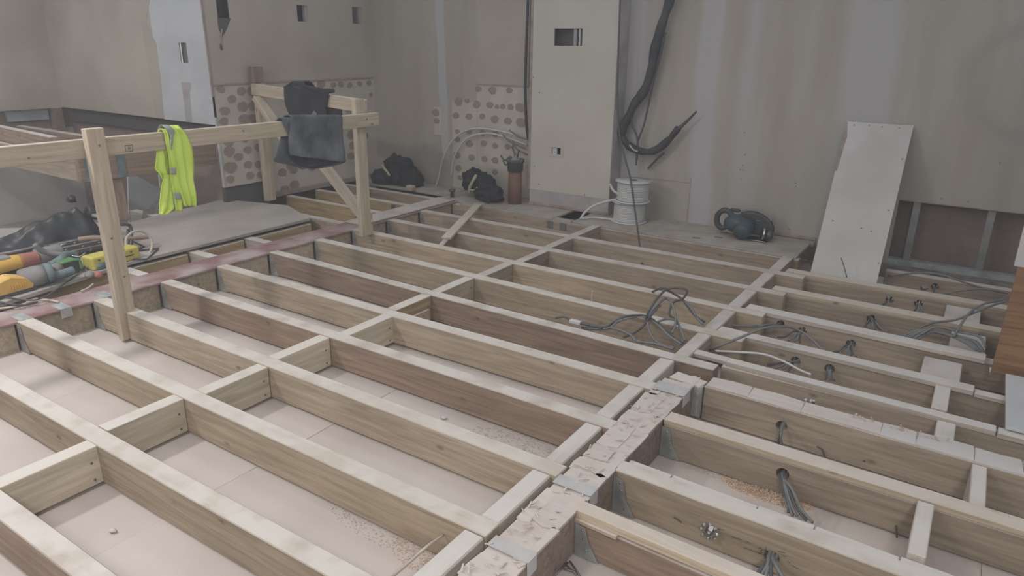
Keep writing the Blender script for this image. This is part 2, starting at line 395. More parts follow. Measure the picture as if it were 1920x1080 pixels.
def panel(name, mat, axis, pos, u0, u1, v0, v1, thick, holes=(), parent=None):
    """wall sheet with real openings: axis 'x' or 'y' is the normal, pos the room face, thickness goes away from the room"""
    us = sorted({u0, u1, *[min(max(h[i], u0), u1) for h in holes for i in (0, 1)]})
    vs2 = sorted({v0, v1, *[min(max(h[i], v0), v1) for h in holes for i in (2, 3)]})
    def keep(i, j):
        if not (0 <= i < len(us)-1 and 0 <= j < len(vs2)-1): return False
        cu, cv = (us[i]+us[i+1])/2, (vs2[j]+vs2[j+1])/2
        return not any(h[0] < cu < h[1] and h[2] < cv < h[3] for h in holes)
    bm = bmesh.new(); cache = {}
    def V(u, v, d):
        k = (u, v, d)
        if k not in cache: cache[k] = bm.verts.new((pos+d, u, v) if axis == 'x' else (u, pos+d, v))
        return cache[k]
    for i in range(len(us)-1):
        for j in range(len(vs2)-1):
            if not keep(i, j): continue
            a, b, c, d = us[i], us[i+1], vs2[j], vs2[j+1]
            for t in (0, thick): bm.faces.new([V(a, c, t), V(b, c, t), V(b, d, t), V(a, d, t)])
            for (di, dj, p, q) in ((-1, 0, (a, c), (a, d)), (1, 0, (b, c), (b, d)), (0, -1, (a, c), (b, c)), (0, 1, (a, d), (b, d))):
                if not keep(i+di, j+dj): bm.faces.new([V(*p, 0), V(*q, 0), V(*q, thick), V(*p, thick)])
    return link(name, bm, mat, parent, base=False)
ORD = ['first', 'second', 'third', 'fourth', 'fifth', 'sixth', 'seventh', 'eighth', 'ninth', 'tenth', 'eleventh', 'twelfth']

# ================================================================== THE SETTING
SUB = -.168
fl = struct(thing('floor', (-1.8, 2.8, SUB)), 'pinkish boarded subfloor lying under the open joists')
rows_y = [0.0, 1.24, 2.46, 3.68, 4.9, 5.72]
cols_x = [-4.28, -3.36, -2.14, -.99, .25, 1.5]
for i in range(len(cols_x)-1):
    for j in range(len(rows_y)-1):
        sh = .0 if i % 2 else .18
        y0 = rows_y[j]+(sh if 0 < j else 0); y1 = rows_y[j+1]+(sh if j+1 < len(rows_y)-1 else 0)
        box('board', M_['rboard'] if i >= 3 else M_['board'], (cols_x[i]+.0006, cols_x[i+1]-.0006, y0+.0006, y1-.0006, SUB-.02, SUB-(.0015 if (i+j) % 2 else 0)), fl, .001)
box('underlay', M_['cavity'], (-4.3, 1.5, -.02, 5.74, SUB-.05, SUB-.022), fl)
WT = 2.7
# right-hand back wall, lower right cut away to bare studs
wr = struct(thing('wall_back', (-1.2, 5.72, 0)), 'grey patched plaster back wall with paler joint bands')
panel('plasterboard', M_['wallR'], 'y', 5.72, -2.66, 1.6, -.165, WT, .013, [(-.44, 1.5, -.17, .385)], wr)
panel('backing', M_['cavity'], 'y', 5.72, -3.42, -2.655, -.2, WT, .013, [], wr)
panel('plasterboard', M_['wallL'], 'y', 5.72, -5.6, -3.42, -.2, WT, .013, [], wr)
panel('brick_backing', M_['brick'], 'y', 5.90, -2.7, 1.7, -.3, 1.2, .1, [], wr)
for x in (-.83, -.345, .105, .56): box('metal_stud', M_['stud'], (x, x+.045, 5.736, 5.80, -.12, .9), wr)
box('bottom_track', M_['galv'], (-.9, 1.4, 5.725, 5.80, -.09, -.05), wr)
box('sole_rubble', M_['mortar'], (-.9, 1.4, 5.62, 5.9, SUB-.02, -.09), wr)
cut = [(-2.42, .30), (-2.42, .295), (-1.99, .245), (-1.99, .25)]
box('sheet_joint', M_['edge'], (-1.992, -1.986, 5.7185, 5.722, -.02, .38), wr)
box('sheet_joint', M_['edge'], (-2.45, -2.0, 5.7185, 5.722, .326, .331), wr)
box('torn_edge', M_['edge'], (-1.58, -.95, 5.708, 5.7205, .0, .025), wr, .003)
box('torn_edge', M_['edge'], (-.44, 1.4, 5.716, 5.7205, .384, .39), wr)
for (x, y) in [(1396, 249), (1397, 290), (1392, 310), (1393, 319), (1389, 335), (1492, 343), (1492, 350), (1388, 318), (1676, 352), (1680, 345), (1766, 372), (1815, 378), (1875, 305), (1480, 430)]:
    p = GY(x, y, 5.72); lathe('screw_head', M_['edge'], [(.0, 0), (.006, 0), (.005, .002), (0, .002)], p, wr, (0, -1, 0), 8)
# tiled patch in the alcove: old cream paint with adhesive dabs
panel('stripped_patch', M_['creamdots'], 'y', 5.7165, -4.19, -3.43, .0, 1.03, .004, [], wr)
panel('stripped_patch', M_['creamdots'], 'y', 5.7165, -4.5, -4.192, .0, .87, .004, [], wr)
panel('stripped_patch', M_['creamdots'], 'y', 5.7165, -4.74, -4.64, .52, .80, .004, [], wr)
box('torn_edge', M_['edge'], (-4.2, -3.44, 5.712, 5.722, 1.03, 1.045), wr)
box('upper_sheet', M_['cream'], (-4.195, -3.60, 5.710, 5.7215, 1.046, WT), wr)
def dab(p, rx, rz, nrm, parent, seed):
    rnd = random.Random(seed); bm = bmesh.new(); n = 14; pts = []
    for k in range(n):
        a = 2*math.pi*k/n; q = 1+rnd.uniform(-.13, .13)
        u, v = rx*q*math.cos(a), rz*q*math.sin(a)
        pts.append(p + (Vector((0, u, v)) if nrm.x else Vector((u, 0, v))))
    add_prism(bm, pts, nrm*.003); return link('adhesive_dab', bm, M_['dab'], parent)
for k, (cx, cy, r) in enumerate([(290,500,18),(370,508,24),(465,508,18),(178,572,24),(228,567,14),(282,588,22),(355,590,20),(395,600,14),(428,600,16),(472,602,18),(525,605,27),(165,650,20),(238,655,20),(312,655,18),(383,672,24),(457,680,22),(530,690,30),(172,740,14),(238,738,18),(315,748,20),(387,755,20),(172,785,18),(240,808,22),(320,808,20),(385,820,18),(455,825,18),(170,870,22),(253,885,20),(325,895,20),(385,902,21),(180,945,20),(262,950,16),(385,968,18),(188,1000,16),(50,635,22),(55,680,18)]):
    p = GY(800+cx/3, cy/3, 5.7165); s = r/3/1325*p.length*1.0
    dab(p, s*1.12, s*.88, Vector((0, -1, 0)), wr, k)
# boxed pier in the middle of the back wall
pw = struct(thing('wall_pier', (-3.03, 5.6, 0)), 'cream boxed pier with socket cut-outs on the back wall')
panel('pier_face', M_['pier'], 'y', 5.51, -3.445, -2.63, .145, WT, .013, [(-3.226, -2.956, 1.40, 1.538), (-3.215, -3.125, .485, .545)], pw)
panel('pier_side', M_['filler'], 'x', -2.643, 5.5235, 5.72, -.02, WT, .013, [], pw)
panel('pier_side', M_['cream'], 'x', -3.445, 5.5235, 5.72, -.02, WT, .013, [], pw)
box('pier_backing', M_['cavity2'], (-3.42, -2.66, 5.64, 5.70, .15, WT), pw)
box('filler_strip', M_['filler'], (-3.44, -2.632, 5.512, 5.53, .004, .145), pw)
box('torn_edge', M_['edge'], (-3.445, -2.64, 5.506, 5.53, .0, .03), pw, .004)
box('torn_edge', M_['edge'], (-3.462, -3.438, 5.503, 5.53, .14, WT), pw, .005)
box('socket_ring', M_['creamdots'], (-3.245, -3.095, 5.507, 5.5095, .545, .565), pw); box('socket_ring', M_['creamdots'], (-3.245, -3.095, 5.507, 5.5095, .462, .483), pw)
box('socket_ring', M_['creamdots'], (-3.245, -3.215, 5.507, 5.5095, .483, .545), pw); box('socket_ring', M_['creamdots'], (-3.124, -3.095, 5.507, 5.5095, .483, .545), pw)
box('socket_ring', M_['skim'], (-3.21, -3.165, 5.515, 5.53, .485, .545), pw)
box('metal_stud', M_['skim'], (-3.00, -2.985, 5.53, 5.60, .2, WT), pw); box('metal_stud', M_['stud'], (-3.05, -3.02, 5.53, 5.60, .2, WT), pw)
for (x, y) in [(1011, 174), (1000, 145), (1002, 312), (1010, 345), (1096, 365)]:
    p = GY(x, y, 5.51); lathe('screw_head', M_['edge'], [(0, 0), (.008, 0), (.006, .002), (0, .002)], p, pw, (0, -1, 0), 8)
# wall with the dabs facing the camera bay
wl = struct(thing('wall_left', (-5.55, 4.75, 0)), 'cream wall with tile adhesive dabs behind the guard rail')
panel('upper_sheet', M_['cream'], 'x', -5.55, 3.78, 5.73, 1.055, WT, -.013, [(4.755, 4.885, 1.585, 1.725), (5.455, 5.59, 1.585, 1.742), (3.91, 4.03, 1.58, WT)], wl)
panel('stripped_sheet', M_['creamdots'], 'x', -5.556, 3.78, 5.73, .17, 1.055, -.013, [], wl)
panel('stripped_sheet', M_['creamdots'], 'x', -5.556, 4.22, 5.73, .0, .17, -.013, [], wl)
box('torn_edge', M_['edge'], (-5.556, -5.545, 3.78, 5.70, 1.045, 1.06), wl); box('torn_edge', M_['edge'], (-5.556, -5.543, 3.765, 3.785, .95, WT), wl, .003)
box('torn_edge', M_['dab'], (-5.556, -5.535, 4.25, 5.72, .0, .05), wl, .006)
box('edge_bead', M_['skim'], (-5.557, -5.545, 3.768, 3.785, .18, .78), wl)
box('cavity', M_['cavity'], (-5.9, -5.75, 3.95, 6.0, -.3, WT), wl)
box('void_shade', M_['cavity'], (-5.62, -5.575, 3.8, 4.22, -.25, .168), wl)  # dark block fills the opening in place of its shade
# ragged hole above: flat dark patches paint its shade lower down, torn tongue
prism('torn_hole_shade', M_['cavity'], [(-5.5485, 3.905, 1.585), (-5.5485, 4.035, 1.585), (-5.5485, 3.985, 1.50), (-5.5485, 3.93, 1.43), (-5.5485, 3.905, 1.50)], (-.004, 0, 0), wl)
prism('torn_hole_shade', M_['cavity'], [(-5.5485, 3.895, 1.345), (-5.5485, 3.905, 1.385), (-5.5485, 3.925, 1.36), (-5.5485, 3.925, 1.335), (-5.5485, 3.91, 1.325)], (-.004, 0, 0), wl)
tube('torn_strip', M_['edge'], [(-5.545, 3.935, 1.5), (-5.547, 3.92, 1.44), (-5.547, 3.914, 1.38)], .008, wl, 5)
for y, z0 in ((4.86, 1.6), (5.57, 1.6)): box('stud_edge', M_['filler'], (-5.60, -5.565, y, y+.03, z0-.03, z0+.14), wl)
for k, (cx, cy, r, s, ox, oy) in enumerate([(a, b, c, 4.154, 380, 130) for a, b, c in [(140,155,30),(300,172,33),(385,170,40),(225,232,32),(170,325,35),(310,293,40),(400,285,42),(165,405,32),(320,388,42),(400,385,40),(200,565,38),(330,548,25),(205,640,42),(280,682,34),(350,628,32),(435,608,32),(215,765,48),(352,742,33),(437,740,32),(368,828,32),(450,822,28),(215,855,30),(620,805,35),(710,785,35),(470,950,36),(715,900,40),(640,940,40)]]
        + [(a, b, c, 5.686, 500, 140) for a, b, c in [(580,100,45),(710,110,35),(790,105,35),(885,112,32),(990,95,30),(1090,90,30),(1110,215,22),(905,640,55),(915,755,45),(900,870,45),(880,370,40),(1050,650,40),(250,980,40),(480,985,45)]]):
    p = GX(ox+cx/s, oy+cy/s, -5.556); q = r/s/1325*p.length
    if p.z < .22 and p.y < 4.27: continue
    dab(p, q*1.17, q*.85, Vector((1, 0, 0)), wl, 100+k)
# landing wall beyond, with white skimmed strip
wf = struct(thing('wall_far', (-6.9, 3.78, .7)), 'dim landing wall with a white skimmed strip and switch cut-out')
HO = [(-5.955, -5.845, 1.22, 1.385)]
panel('plasterboard', M_['cream'], 'y', 3.78, -8.2, -6.33, .72, WT, .013, [], wf)
panel('skimmed_strip', M_['skim'], 'y', 3.78, -6.33, -5.556, .715, WT, .013, HO, wf)
prism('paint_edge', M_['cream'], [(-6.335, 3.778, .72), (-6.30, 3.778, 1.1), (-6.29, 3.778, 1.38), (-6.36, 3.778, 1.47), (-6.40, 3.778, 1.55), (-6.35, 3.778, 1.64), (-6.28, 3.778, 1.75), (-6.24, 3.778, 2.2), (-6.24, 3.778, WT), (-6.47, 3.778, WT), (-6.47, 3.778, .72)], (0, .003, 0), wf)
prism('filler_mark', M_['filler'], [(-5.985, 3.778, 1.06), (-5.85, 3.778, 1.058), (-5.855, 3.778, 1.02), (-5.885, 3.778, .98), (-5.905, 3.778, .715), (-5.995, 3.778, .715)], (0, .003, 0), wf)
box('switch_back', M_['dab'], (-6.0, -5.8, 3.83, 3.85, 1.15, 1.45), wf); box('stud_edge', M_['cavity2'], (-5.90, -5.85, 3.80, 3.83, 1.2, 1.42), wf)
panel('brick_base', M_['brick'], 'y', 3.90, -8.6, -5.58, -.5, .76, .1, [], wf)
box('gap_shade', M_['cavity'], (-8.2, -5.56, 3.84, 3.895, .58, .72), wf)  # solid dark strip painted as the shade of the recess below the plasterboard
we = struct(thing('wall_end', (-8.2, 2.4, .7)), 'plain cream end wall at the far left')
panel('plasterboard', M_['cream'], 'x', -8.2, .4, 3.78, .715, WT, -.013, [], we)
panel('lower_sheet', M_['sheet'], 'x', -8.3, .4, 3.9, -1.3, .50, -.02, [], we)
panel('brick_base', M_['brick'], 'x', -8.31, .4, 4.1, .45, .78, -.1, [], we)
box('insulation', M_['blueboard'], (-8.3, -8.26, 3.27, 3.66, .60, .70), we); box('insulation', M_['blueboard'], (-8.3, -8.26, 2.5, 3.18, .59, .69), we)
box('timber_end', W['brown'], (-8.28, -8.19, 3.68, 3.77, .45, .715), we)
st = struct(box('floor_landing', M_['platform'], (-8.3, -5.65, .4, 3.9, -.45, -.42)), 'dim lower landing floor seen past the trimmer')
# added pale panel, cut to the shape of a lit wall patch
struct(tag(prism('wall_light_patch', M_['skim'], [(-6.3, 3.35, .30), (-6.3, 3.62, .10), (-6.3, 3.62, -.42), (-6.3, 3.25, -.42)], (-.02, 0, 0)), 'pale panel standing in for a lit wall patch under the trimmer beam', 'wall'))
# partition stub on the right
wp = struct(thing('wall_right', (.7, 3.78, 0)), 'brown boarded partition end at the right edge')
panel('brown_board', M_['brownboard'], 'y', 3.76, .225, 1.5, -.02, .50, .02, [], wp)
panel('plasterboard', M_['sheet'], 'y', 3.765, .21, 1.5, .50, WT, .015, [], wp)
box('sole_plate', W['brown'], (.22, 1.5, 3.765, 3.83, -.06, -.02), wp)

# ================================================================== STEEL BEAM
sb = tag(thing('steel_beam', (-4.17, 3.2, -.2)), 'dusty red primed steel beam carrying the left ends of the joists', 'beam')
box('top_flange', M_['steel'], (-4.285, -4.06, .9, 5.22, -.014, 0), sb, .003)
box('bottom_flange', M_['steel'], (-4.285, -4.06, .9, 5.22, -.205, -.19), sb)
box('web', M_['steel'], (-4.178, -4.167, .9, 5.22, -.19, -.014), sb)
box('timber_plate', W['old'], (-4.275, -4.07, 3.98, 5.2, .0005, .014), sb, .003)
AY = [.66, 1.05, 1.447, 1.843, 2.247, 2.642, 3.06, 3.475, 3.86, 4.262, 4.68]      # near edges of the left-bay joists
AYr = [.66, 1.06, 1.447, 1.843, 2.238, 2.645, 2.99, 3.40, 3.82, 4.25, 4.67]
packs = [.3]+AY
for a, b in zip(packs, packs[1:]+[5.15]):
    box('packer', W['green'], (-4.16, -4.078, a+.085, b-.008, -.188, -.016), sb, .002)
for y in (1.46, 1.66, 1.9): box('strap', M_['galv'], (-4.17, -4.052, y, y+.06, .0005, .003), sb); box('strap', M_['galv'], (-4.056, -4.053, y, y+.06, -.05, .003), sb)

# ================================================================== LEFT-BAY JOISTS
def hanger(parent, x, y0, y1, side=1, zt=-.01, zb=-.16):
    """folded metal shoe hugging a joist end; side +1 = joist runs to +x"""
    bm = bmesh.new(); s = side
    for y, t in ((y0-.004, -.003), (y1+.001, .003)):
        pr_ = [(x, y, zt), (x+s*.035, y, zt-.01), (x+s*.05, y, zb+.06), (x+s*.085, y, zb), (x, y, zb)]
        add_prism(bm, pr_, (0, t if t > 0 else .003, 0))
    add_box(bm, min(x, x+s*.085), max(x, x+s*.085), y0-.004, y1+.004, zb-.003, zb)
    h_ = link('joist_hanger', bm, M_['shoe'], parent)
    for q in (.02, .05, .09, .12): lathe('nail', M_['chrome'], [(0, 0), (.0045, 0), (.0035, .002), (0, .002)], (x+s*(.02+q*.25), y0-.0042, zt-q), h_, (0, -1, 0), 6)
    return h_
kinds = ['brown', 'fresh', 'fresh', 'green', 'brown', 'green', 'brown', 'fresh', 'fresh', 'old', 'old']
ends = [-1.036, -1.036, -1.034, -1.016, -1.004, -.978, -.845, -.835, -.845, -.835, -.815]
extra = ['with reddish stained end', 'with pale yellow top', 'with a grey dusty top', 'notched around the guard post foot', 'with dark stained side',
         'with greenish treated side', 'with dark smudge and brown side', 'with broad pale side', 'with pale narrow top', 'crossed by the loose batten', 'next to the wall ledge']
JO = []
for k in range(11):
    p0 = (-4.068, AY[k]+.0375, 0); p1 = (ends[k], AYr[k]+.0375, 0)
    jt = thing('joist', (-2.5, AY[k], -.158))
    beam('timber', W[kinds[k]], p0, p1, .075, .158, jt, warp=.006)
    hanger(jt, -4.064, AY[k], AY[k]+.075)
    tag(jt, f'{ORD[k]} long joist from the camera in the left bay, {extra[k]}', 'joist', 'long joists of the left bay')
    JO.append(jt)
lj = tag(beam('joist', W['old'], (-4.07, 5.185, -.019), (-.95, 5.185, -.019), .075, .145, warp=.004), 'joist under the front edge of the wall ledge boards', 'joist', 'long joists of the left bay')
for k, (x, z) in enumerate([(-3.0, -.03), (-2.87, -.03), (-2.62, -.03)]): box('notch', M_['cavity2'], (x-.03, x+.03, 5.143, 5.1475, z-.06, z), lj, 0)  # thin dark patches on the face paint the shade inside notches
# noggins, middle row
NX = [-2.505, -2.577, -2.54, -2.57, -2.511, -2.558, -2.548, -2.514, -2.482, -2.51, -2.517]
yy = AY+[5.148]
nk = ['noggin', 'noggin', 'noggin', 'noggin', 'noggin', 'yellow', 'green', 'old', 'brown', 'old', 'old']
for k in range(10+1):
    if k == 10: a, b = AY[10]+.077, 5.146
    else:
        t = .5; a = AY[k]+(AYr[k]-AY[k])*t+.0765; b = AY[k+1]+(AYr[k+1]-AY[k+1])*t-.0015
    n = thing('noggin', (NX[k]-.035, a, -.155))
    beam('timber', W[nk[k]], (NX[k]-.036, a, -.001), (NX[k]-.036, b, -.001), .07, .152, n, bev=.002)
    for q in (.03, .10): lathe('nail_head', M_['nail'], [(0, 0), (.005, 0), (.005, .002), (0, .002)], (NX[k]-.001, b-.03, -.03-q), n, (1, 0, 0), 8)
    tag(n, f'short noggin block in the middle row of the left bay, {ORD[k]} from the camera', 'noggin', 'middle row of noggins')
box('cleat', W['green'], (NX[5]-.001, NX[5]+.012, AY[5]+.08, AY[5]+.35, -.155, -.075), None)
tag(bpy.data.objects['cleat'], 'low timber cleat fixed to the yellow noggin face', 'timber')
# noggins closing the right ends of the left bay
for k in range(-1, 10):
    a = (AYr[k]+.0765) if k >= 0 else .3; b = (AYr[k+1])-.0015
    x = -1.075 if k < 5 else (-1.07 if k == 5 else -1.03)
    n = thing('noggin', (x, a, -.155))
    beam('timber', W['white' if k < 6 else 'old'], (x, a, -.002), (x, b, -.002), .074, .152, n, bev=.005)
    tag(n, f'dusty end noggin along the centre line, {ORD[k+1]} from the camera', 'noggin', 'centre line noggins')
n = beam('noggin', W['old'], (-1.02, AYr[10]+.078, -.002), (-1.02, 5.146, -.002), .074, .15); tag(n, 'dusty end noggin along the centre line, meeting the wall ledge', 'noggin', 'centre line noggins')
# loose batten and strut across the far bays
lb = tag(beam('loose_batten', W['batten'], (-3.27, 4.06, .022), (-3.775, 5.16, .022), .075, .02), 'loose pale batten lying slantwise across the far joists', 'timber')
sp = tag(beam('strut', W['brown'], (-3.36, 4.24, -.005), (-3.36, 3.945, -.135), .05, .06, up=(0, .4, 1)), 'short slanting strut below the loose batten end', 'timber')

# ================================================================== CENTRE TRIMMER WITH TORN CHIPBOARD
ct = tag(thing('trimmer_beam', (-.94, 1.9, -.17)), 'double trimmer beam on the centre line, torn chipboard stuck on top', 'beam')
box('timber', W['white'], (-1.005, -.944, .9, 2.79, -.165, -.006), ct, .004)
box('timber', M_['beamside'], (-.942, -.868, .9, 2.79, -.165, -.006), ct, .004)
box('chipboard_layer', M_['chip'], (-1.004, -.869, .9, 2.79, -.0065, -.0025), ct)
rnd = random.Random(3); y = .95; k = 0
while y < 2.76:
    ln = rnd.uniform(.07, .2); x0 = -1.012+rnd.uniform(-.004, .02)
    while x0 < -.875:
        wd = rnd.uniform(.035, .10); x1 = min(x0+wd, -.866)
        q = []
        yb = y+rnd.uniform(-.012, .012)
        for (ux, uy) in ((0, 0), (.5, -.08), (1, 0), (1, .55), (1, 1), (.45, 1.06), (0, 1), (0, .5)):
            q.append(Vector((x0+(x1-x0)*ux+rnd.uniform(-.005, .005), yb+ln*uy*.97+rnd.uniform(-.007, .007), -.006)))
        if rnd.random() < .93: prism('chipboard_scrap', M_['chip'], q, (0, 0, rnd.choice((.002, .003, .0045, .006, .009))), ct)
        x0 = x1+.001
    y += ln
for k in range(110):
    yq = rnd.uniform(1.0, 2.75); xq = rnd.uniform(-1.01, -.89); a = rnd.uniform(0, 3.14); L_ = rnd.uniform(.01, .035); w2 = rnd.uniform(.002, .006)
    bm = bmesh.new(); add_box(bm, -L_/2, L_/2, -w2/2, w2/2, 0, .002, Matrix.Translation((xq, yq, .0045)) @ Matrix.Rotation(a, 4, 'Z') @ Matrix.Rotation(rnd.uniform(-.25, .25), 4, 'Y')); link('splinter', bm, M_['chip'], ct)
def strap(y, wd):
    bm = bmesh.new()
    add_box(bm, -1.008, -.862, y, y+wd, .004, .0065); add_box(bm, -.866, -.863, y, y+wd, -.05, .006)
    return link('metal_strap', bm, M_['strap'], ct)
for yv, wd in ((1.415, .05), (1.80, .055), (2.65, .085)): strap(yv, wd)
ss = tag(beam('timber_stub', W['white'], (-.985, 2.85, -.001), (-.835, 2.825, -.001), .075, .15), 'short dusty stub of timber closing the end of the trimmer beam', 'timber')

# ================================================================== RIGHT-BAY JOISTS
RX = 1.45
def rj(name_i, y0, y1, wd, x0, label, mat='old', top=-.024, batten=None, holes=(), bmat='batten', depth=None):
    t = thing('joist', ((x0+RX)/2, y0, -.16))
    hl = [(GY(px, py, y0), .024) for px, py in holes]
    beam('timber', W[mat], (x0, y0+wd/2, top), (RX, y1+wd/2, top), wd, (depth or .15)+top+.012, t, warp=.004, holes=hl)
    if batten:
        bw, bx0, bx1, off = batten
        beam('batten', W[bmat], (bx0, y0+bw/2+off, 0), (bx1, y1+bw/2+off, 0), bw, .0235, t, bev=.002)
    tag(t, label, 'joist', 'joists of the right bay'); return t
R1 = rj(1, 1.715, 1.655, .05, -.862, 'nearest joist of the right bay, pale raised batten on top', 'brown', -.036, None)
beam('batten', W['batten'], (-.905, 1.743, .004), (RX, 1.68, .004), .056, .03, R1, bev=.002)
beam('packer', W['batten'], (-.9, 1.716, -.026), (-.72, 1.709, -.026), .018, .012, R1, bev=.001)
hanger(R1, -.866, 1.712, 1.765, 1, -.04)
R2 = rj(2, 1.995, 1.945, .072, -.872, 'second joist of the right bay, stamped side with toothed bolt plate', 'fresh', 0, None, holes=[(1449, 1041)])
hanger(R2, -.866, 1.99, 2.07, 1, -.02)
for a, b in ((-.86, -.70), (-.695, -.40), (-.395, -.22), (-.215, .02), (.025, .6)):
    beam('lath', W['white'], (a, 2.075+.022-(a+.87)*.0215, -.02), (b, 2.075+.022-(b+.87)*.0215, -.02+random.uniform(-.004, .004)), .036, .02, R2, bev=.001)
R3 = rj(3, 2.432, 2.40, .075, -.862, 'third joist of the right bay, clean batten and one cable hole', 'old', -.024, (.075, -.862, RX, 0), holes=[(1468, 887)])
hanger(R3, -.866, 2.43, 2.51, 1, -.03)
R4 = rj(4, 2.805, 2.745, .115, -.825, 'broad fourth joist of the right bay, thick white dust on top', 'old', 0, None, holes=[(1466, 798)])
rnd = random.Random(11); x = -.82
while x < 1.4:
    L_ = rnd.uniform(.08, .3); yy0 = 2.808-(x+.82)*.0262
    q = [(x, yy0+rnd.uniform(0, .006), .0005), (x+L_, yy0-L_*.026+rnd.uniform(0, .006), .0005), (x+L_-.004+rnd.uniform(-.004, .004), yy0+.108+rnd.uniform(-.01, .006), .0005), (x+L_*.5, yy0+.11+rnd.uniform(-.01, .006), .0005), (x, yy0+.108+rnd.uniform(-.01, .006), .0005)]
    prism('dust_crust', M_['chip'] if x < -.3 else M_['sheet'], q, (0, 0, rnd.uniform(.003, .0045)), R4); x += L_
for k in range(16):
    xq = rnd.uniform(-.25, 0.1); bm = bmesh.new(); L_ = rnd.uniform(.008, .028)
    add_box(bm, -.0025, .0025, -.002, .002, 0, L_, Matrix.Translation((xq, 2.895-(xq+.82)*.026+rnd.uniform(-.012, .012), .003)) @ Matrix.Rotation(rnd.uniform(-1.2, 1.2), 4, 'Y')); link('splinter', bm, M_['chip'], R4)
box('end_bracket', M_['galv'], (-.868, -.83, 2.79, 2.815, -.15, -.003), R4)
R5 = rj(5, 3.105, 3.085, .07, -.845, 'fifth joist of the right bay, narrow white batten split near its left end', 'old', -.024, None)
beam('batten', W['white'], (-1.0, 3.165, -.006), (-.83, 3.16, -.006), .055, .02, R5, bev=.002)
beam('batten', W['white'], (-.828, 3.145, 0), (.25, 3.115, 0), .055, .0235, R5, bev=.002); beam('batten', W['white'], (.256, 3.113, -.003), (RX, 3.08, -.003), .055, .0235, R5, bev=.002)
R6 = rj(6, 3.48, 3.435, .075, -.99, 'sixth joist of the right bay, white batten and cables through two holes', 'old', -.024, None, holes=[(1492, 676), (1556, 690)])
beam('batten', W['white'], (-.99, 3.515, 0), (.165, 3.475, 0), .07, .0235, R6, bev=.002); beam('batten', W['white'], (.168, 3.475, -.012), (RX, 3.43, -.012), .05, .02, R6, bev=.002)
R7 = rj(7, 3.905, 3.86, .08, -.965, 'seventh joist of the right bay, split-edged batten and cables through three holes', 'old', -.024, (.085, -.965, .2, 0), holes=[(1464, 608), (1505, 620), (1596, 643)], bmat='white')
R8 = rj(8, 4.335, 4.31, .08, -.93, 'eighth joist of the right bay, running behind the partition end', 'old', -.024, (.085, -.93, RX, 0), holes=[(1634, 597)])
R9 = rj(9, 4.762, 4.762, .08, -.95, 'ninth joist of the right bay, passing in front of the leaning sheet', 'old', -.024, (.09, -.95, RX, 0), holes=[(1668, 562), (1722, 569)])
R10 = rj(10, 5.21, 5.20, .07, -.40, 'tenth joist of the right bay, last one below the open studs', 'old', -.01, None, holes=[(1733, 540), (1753, 537)])
for (nm, b, mt, lab) in [
    ('b1', (-.052, .112, 3.565, 3.85, -.15, -.04), 'old', 'wide grey block between sixth and seventh right-bay joists'),
    ('b2', (.02, .08, 3.195, 3.455, -.15, -.012), 'white', 'narrow pale block between fifth and sixth right-bay joists'),
    ('b3', (.05, .117, 2.895, 3.075, -.15, -.006), 'white', 'pale greenish block between the broad dusty joist and the fifth joist'),
    ('b4', (.038, .087, 2.10, 2.405, -.15, .002), 'white', 'pink-tinged block beside the stamped joist, nearest to the camera'),
    ('b5', (.18, .227, 2.49, 2.77, -.15, 0), 'white', 'whitewashed block between third and fourth right-bay joists'),
    ('b6', (-.01, .165, 4.40, 4.755, -.15, -.03), 'old', 'wide flat block between eighth and ninth right-bay joists'),
    ('b7', (.04, .20, 3.98, 4.30, -.15, -.03), 'old', 'wide flat block under the loose cables beside the partition')]:
    x0, x1, y0, y1, z0, z1 = b; xm = (x0+x1)/2
    tag(beam('blocking', W[mt], (xm, y0, z1), (xm, y1, z1), x1-x0, z1-z0), lab, 'blocking', 'blocking between the right-bay joists')

# ================================================================== LEDGE BOARDS, PLATFORM, JOISTS LEFT OF THE STEEL
tag(box('floor_board', M_['ledge'], (-3.98, -2.98, 5.148, 5.70, -.018, 0), None, .002), 'dusty chipboard ledge below the pier, next to the hole', 'floor board')
tag(box('floor_board', M_['ledge'], (-2.79, -.97, 5.16, 5.615, -.018, .0), None, .002), 'long chipboard ledge carrying the drums and the circular saw', 'floor board')
tag(box('floor_board', M_['ledge'], (-2.6, -.95, 5.62, 5.716, -.03, -.004), None, .002), 'narrow board strip against the wall behind the saw', 'floor board')
tag(box('floor_board', M_['ledge'], (-2.975, -2.795, 5.15, 5.21, -.019, -.001), None, .002), 'small bridging piece in front of the ledge hole', 'floor board')
tag(box('floor_board', M_['ledge'], (-4.3, -3.99, 5.23, 5.71, -.02, -.001), None, .002), 'chipboard piece at the far end of the steel beam', 'floor board')
tag(box('floor_board', M_['ledge'], (-5.54, -4.31, 5.36, 5.71, -.02, 0), None, .002), 'board against the alcove wall under the first jacket bundle', 'floor board')
pl = thing('platform', (-5.0, 2.7, .01))
prism('sheet', M_['platform'], [(-4.30, 1.35, .012), (-4.515, 2.34, .012), (-4.52, 3.83, .012), (-5.06, 4.05, .012), (-5.72, 3.87, .012), (-5.55, 2.88, .012), (-6.15, 2.2, .012), (-6.15, .9, .012), (-4.25, .9, .012)], (0, 0, .02), pl)
tag(pl, 'grey dusty sheet of board the tools are lying on', 'platform')
for k, y in enumerate((1.62, 2.24, 2.74, 3.2)):
    tag(beam('joist', W['white'], (-4.29, y+.035, -.002), (-6.1, y+.035, -.002), .07, .15), f'{ORD[k]} joist end showing between the tool platform and the steel beam', 'joist', 'joists under the tool platform')
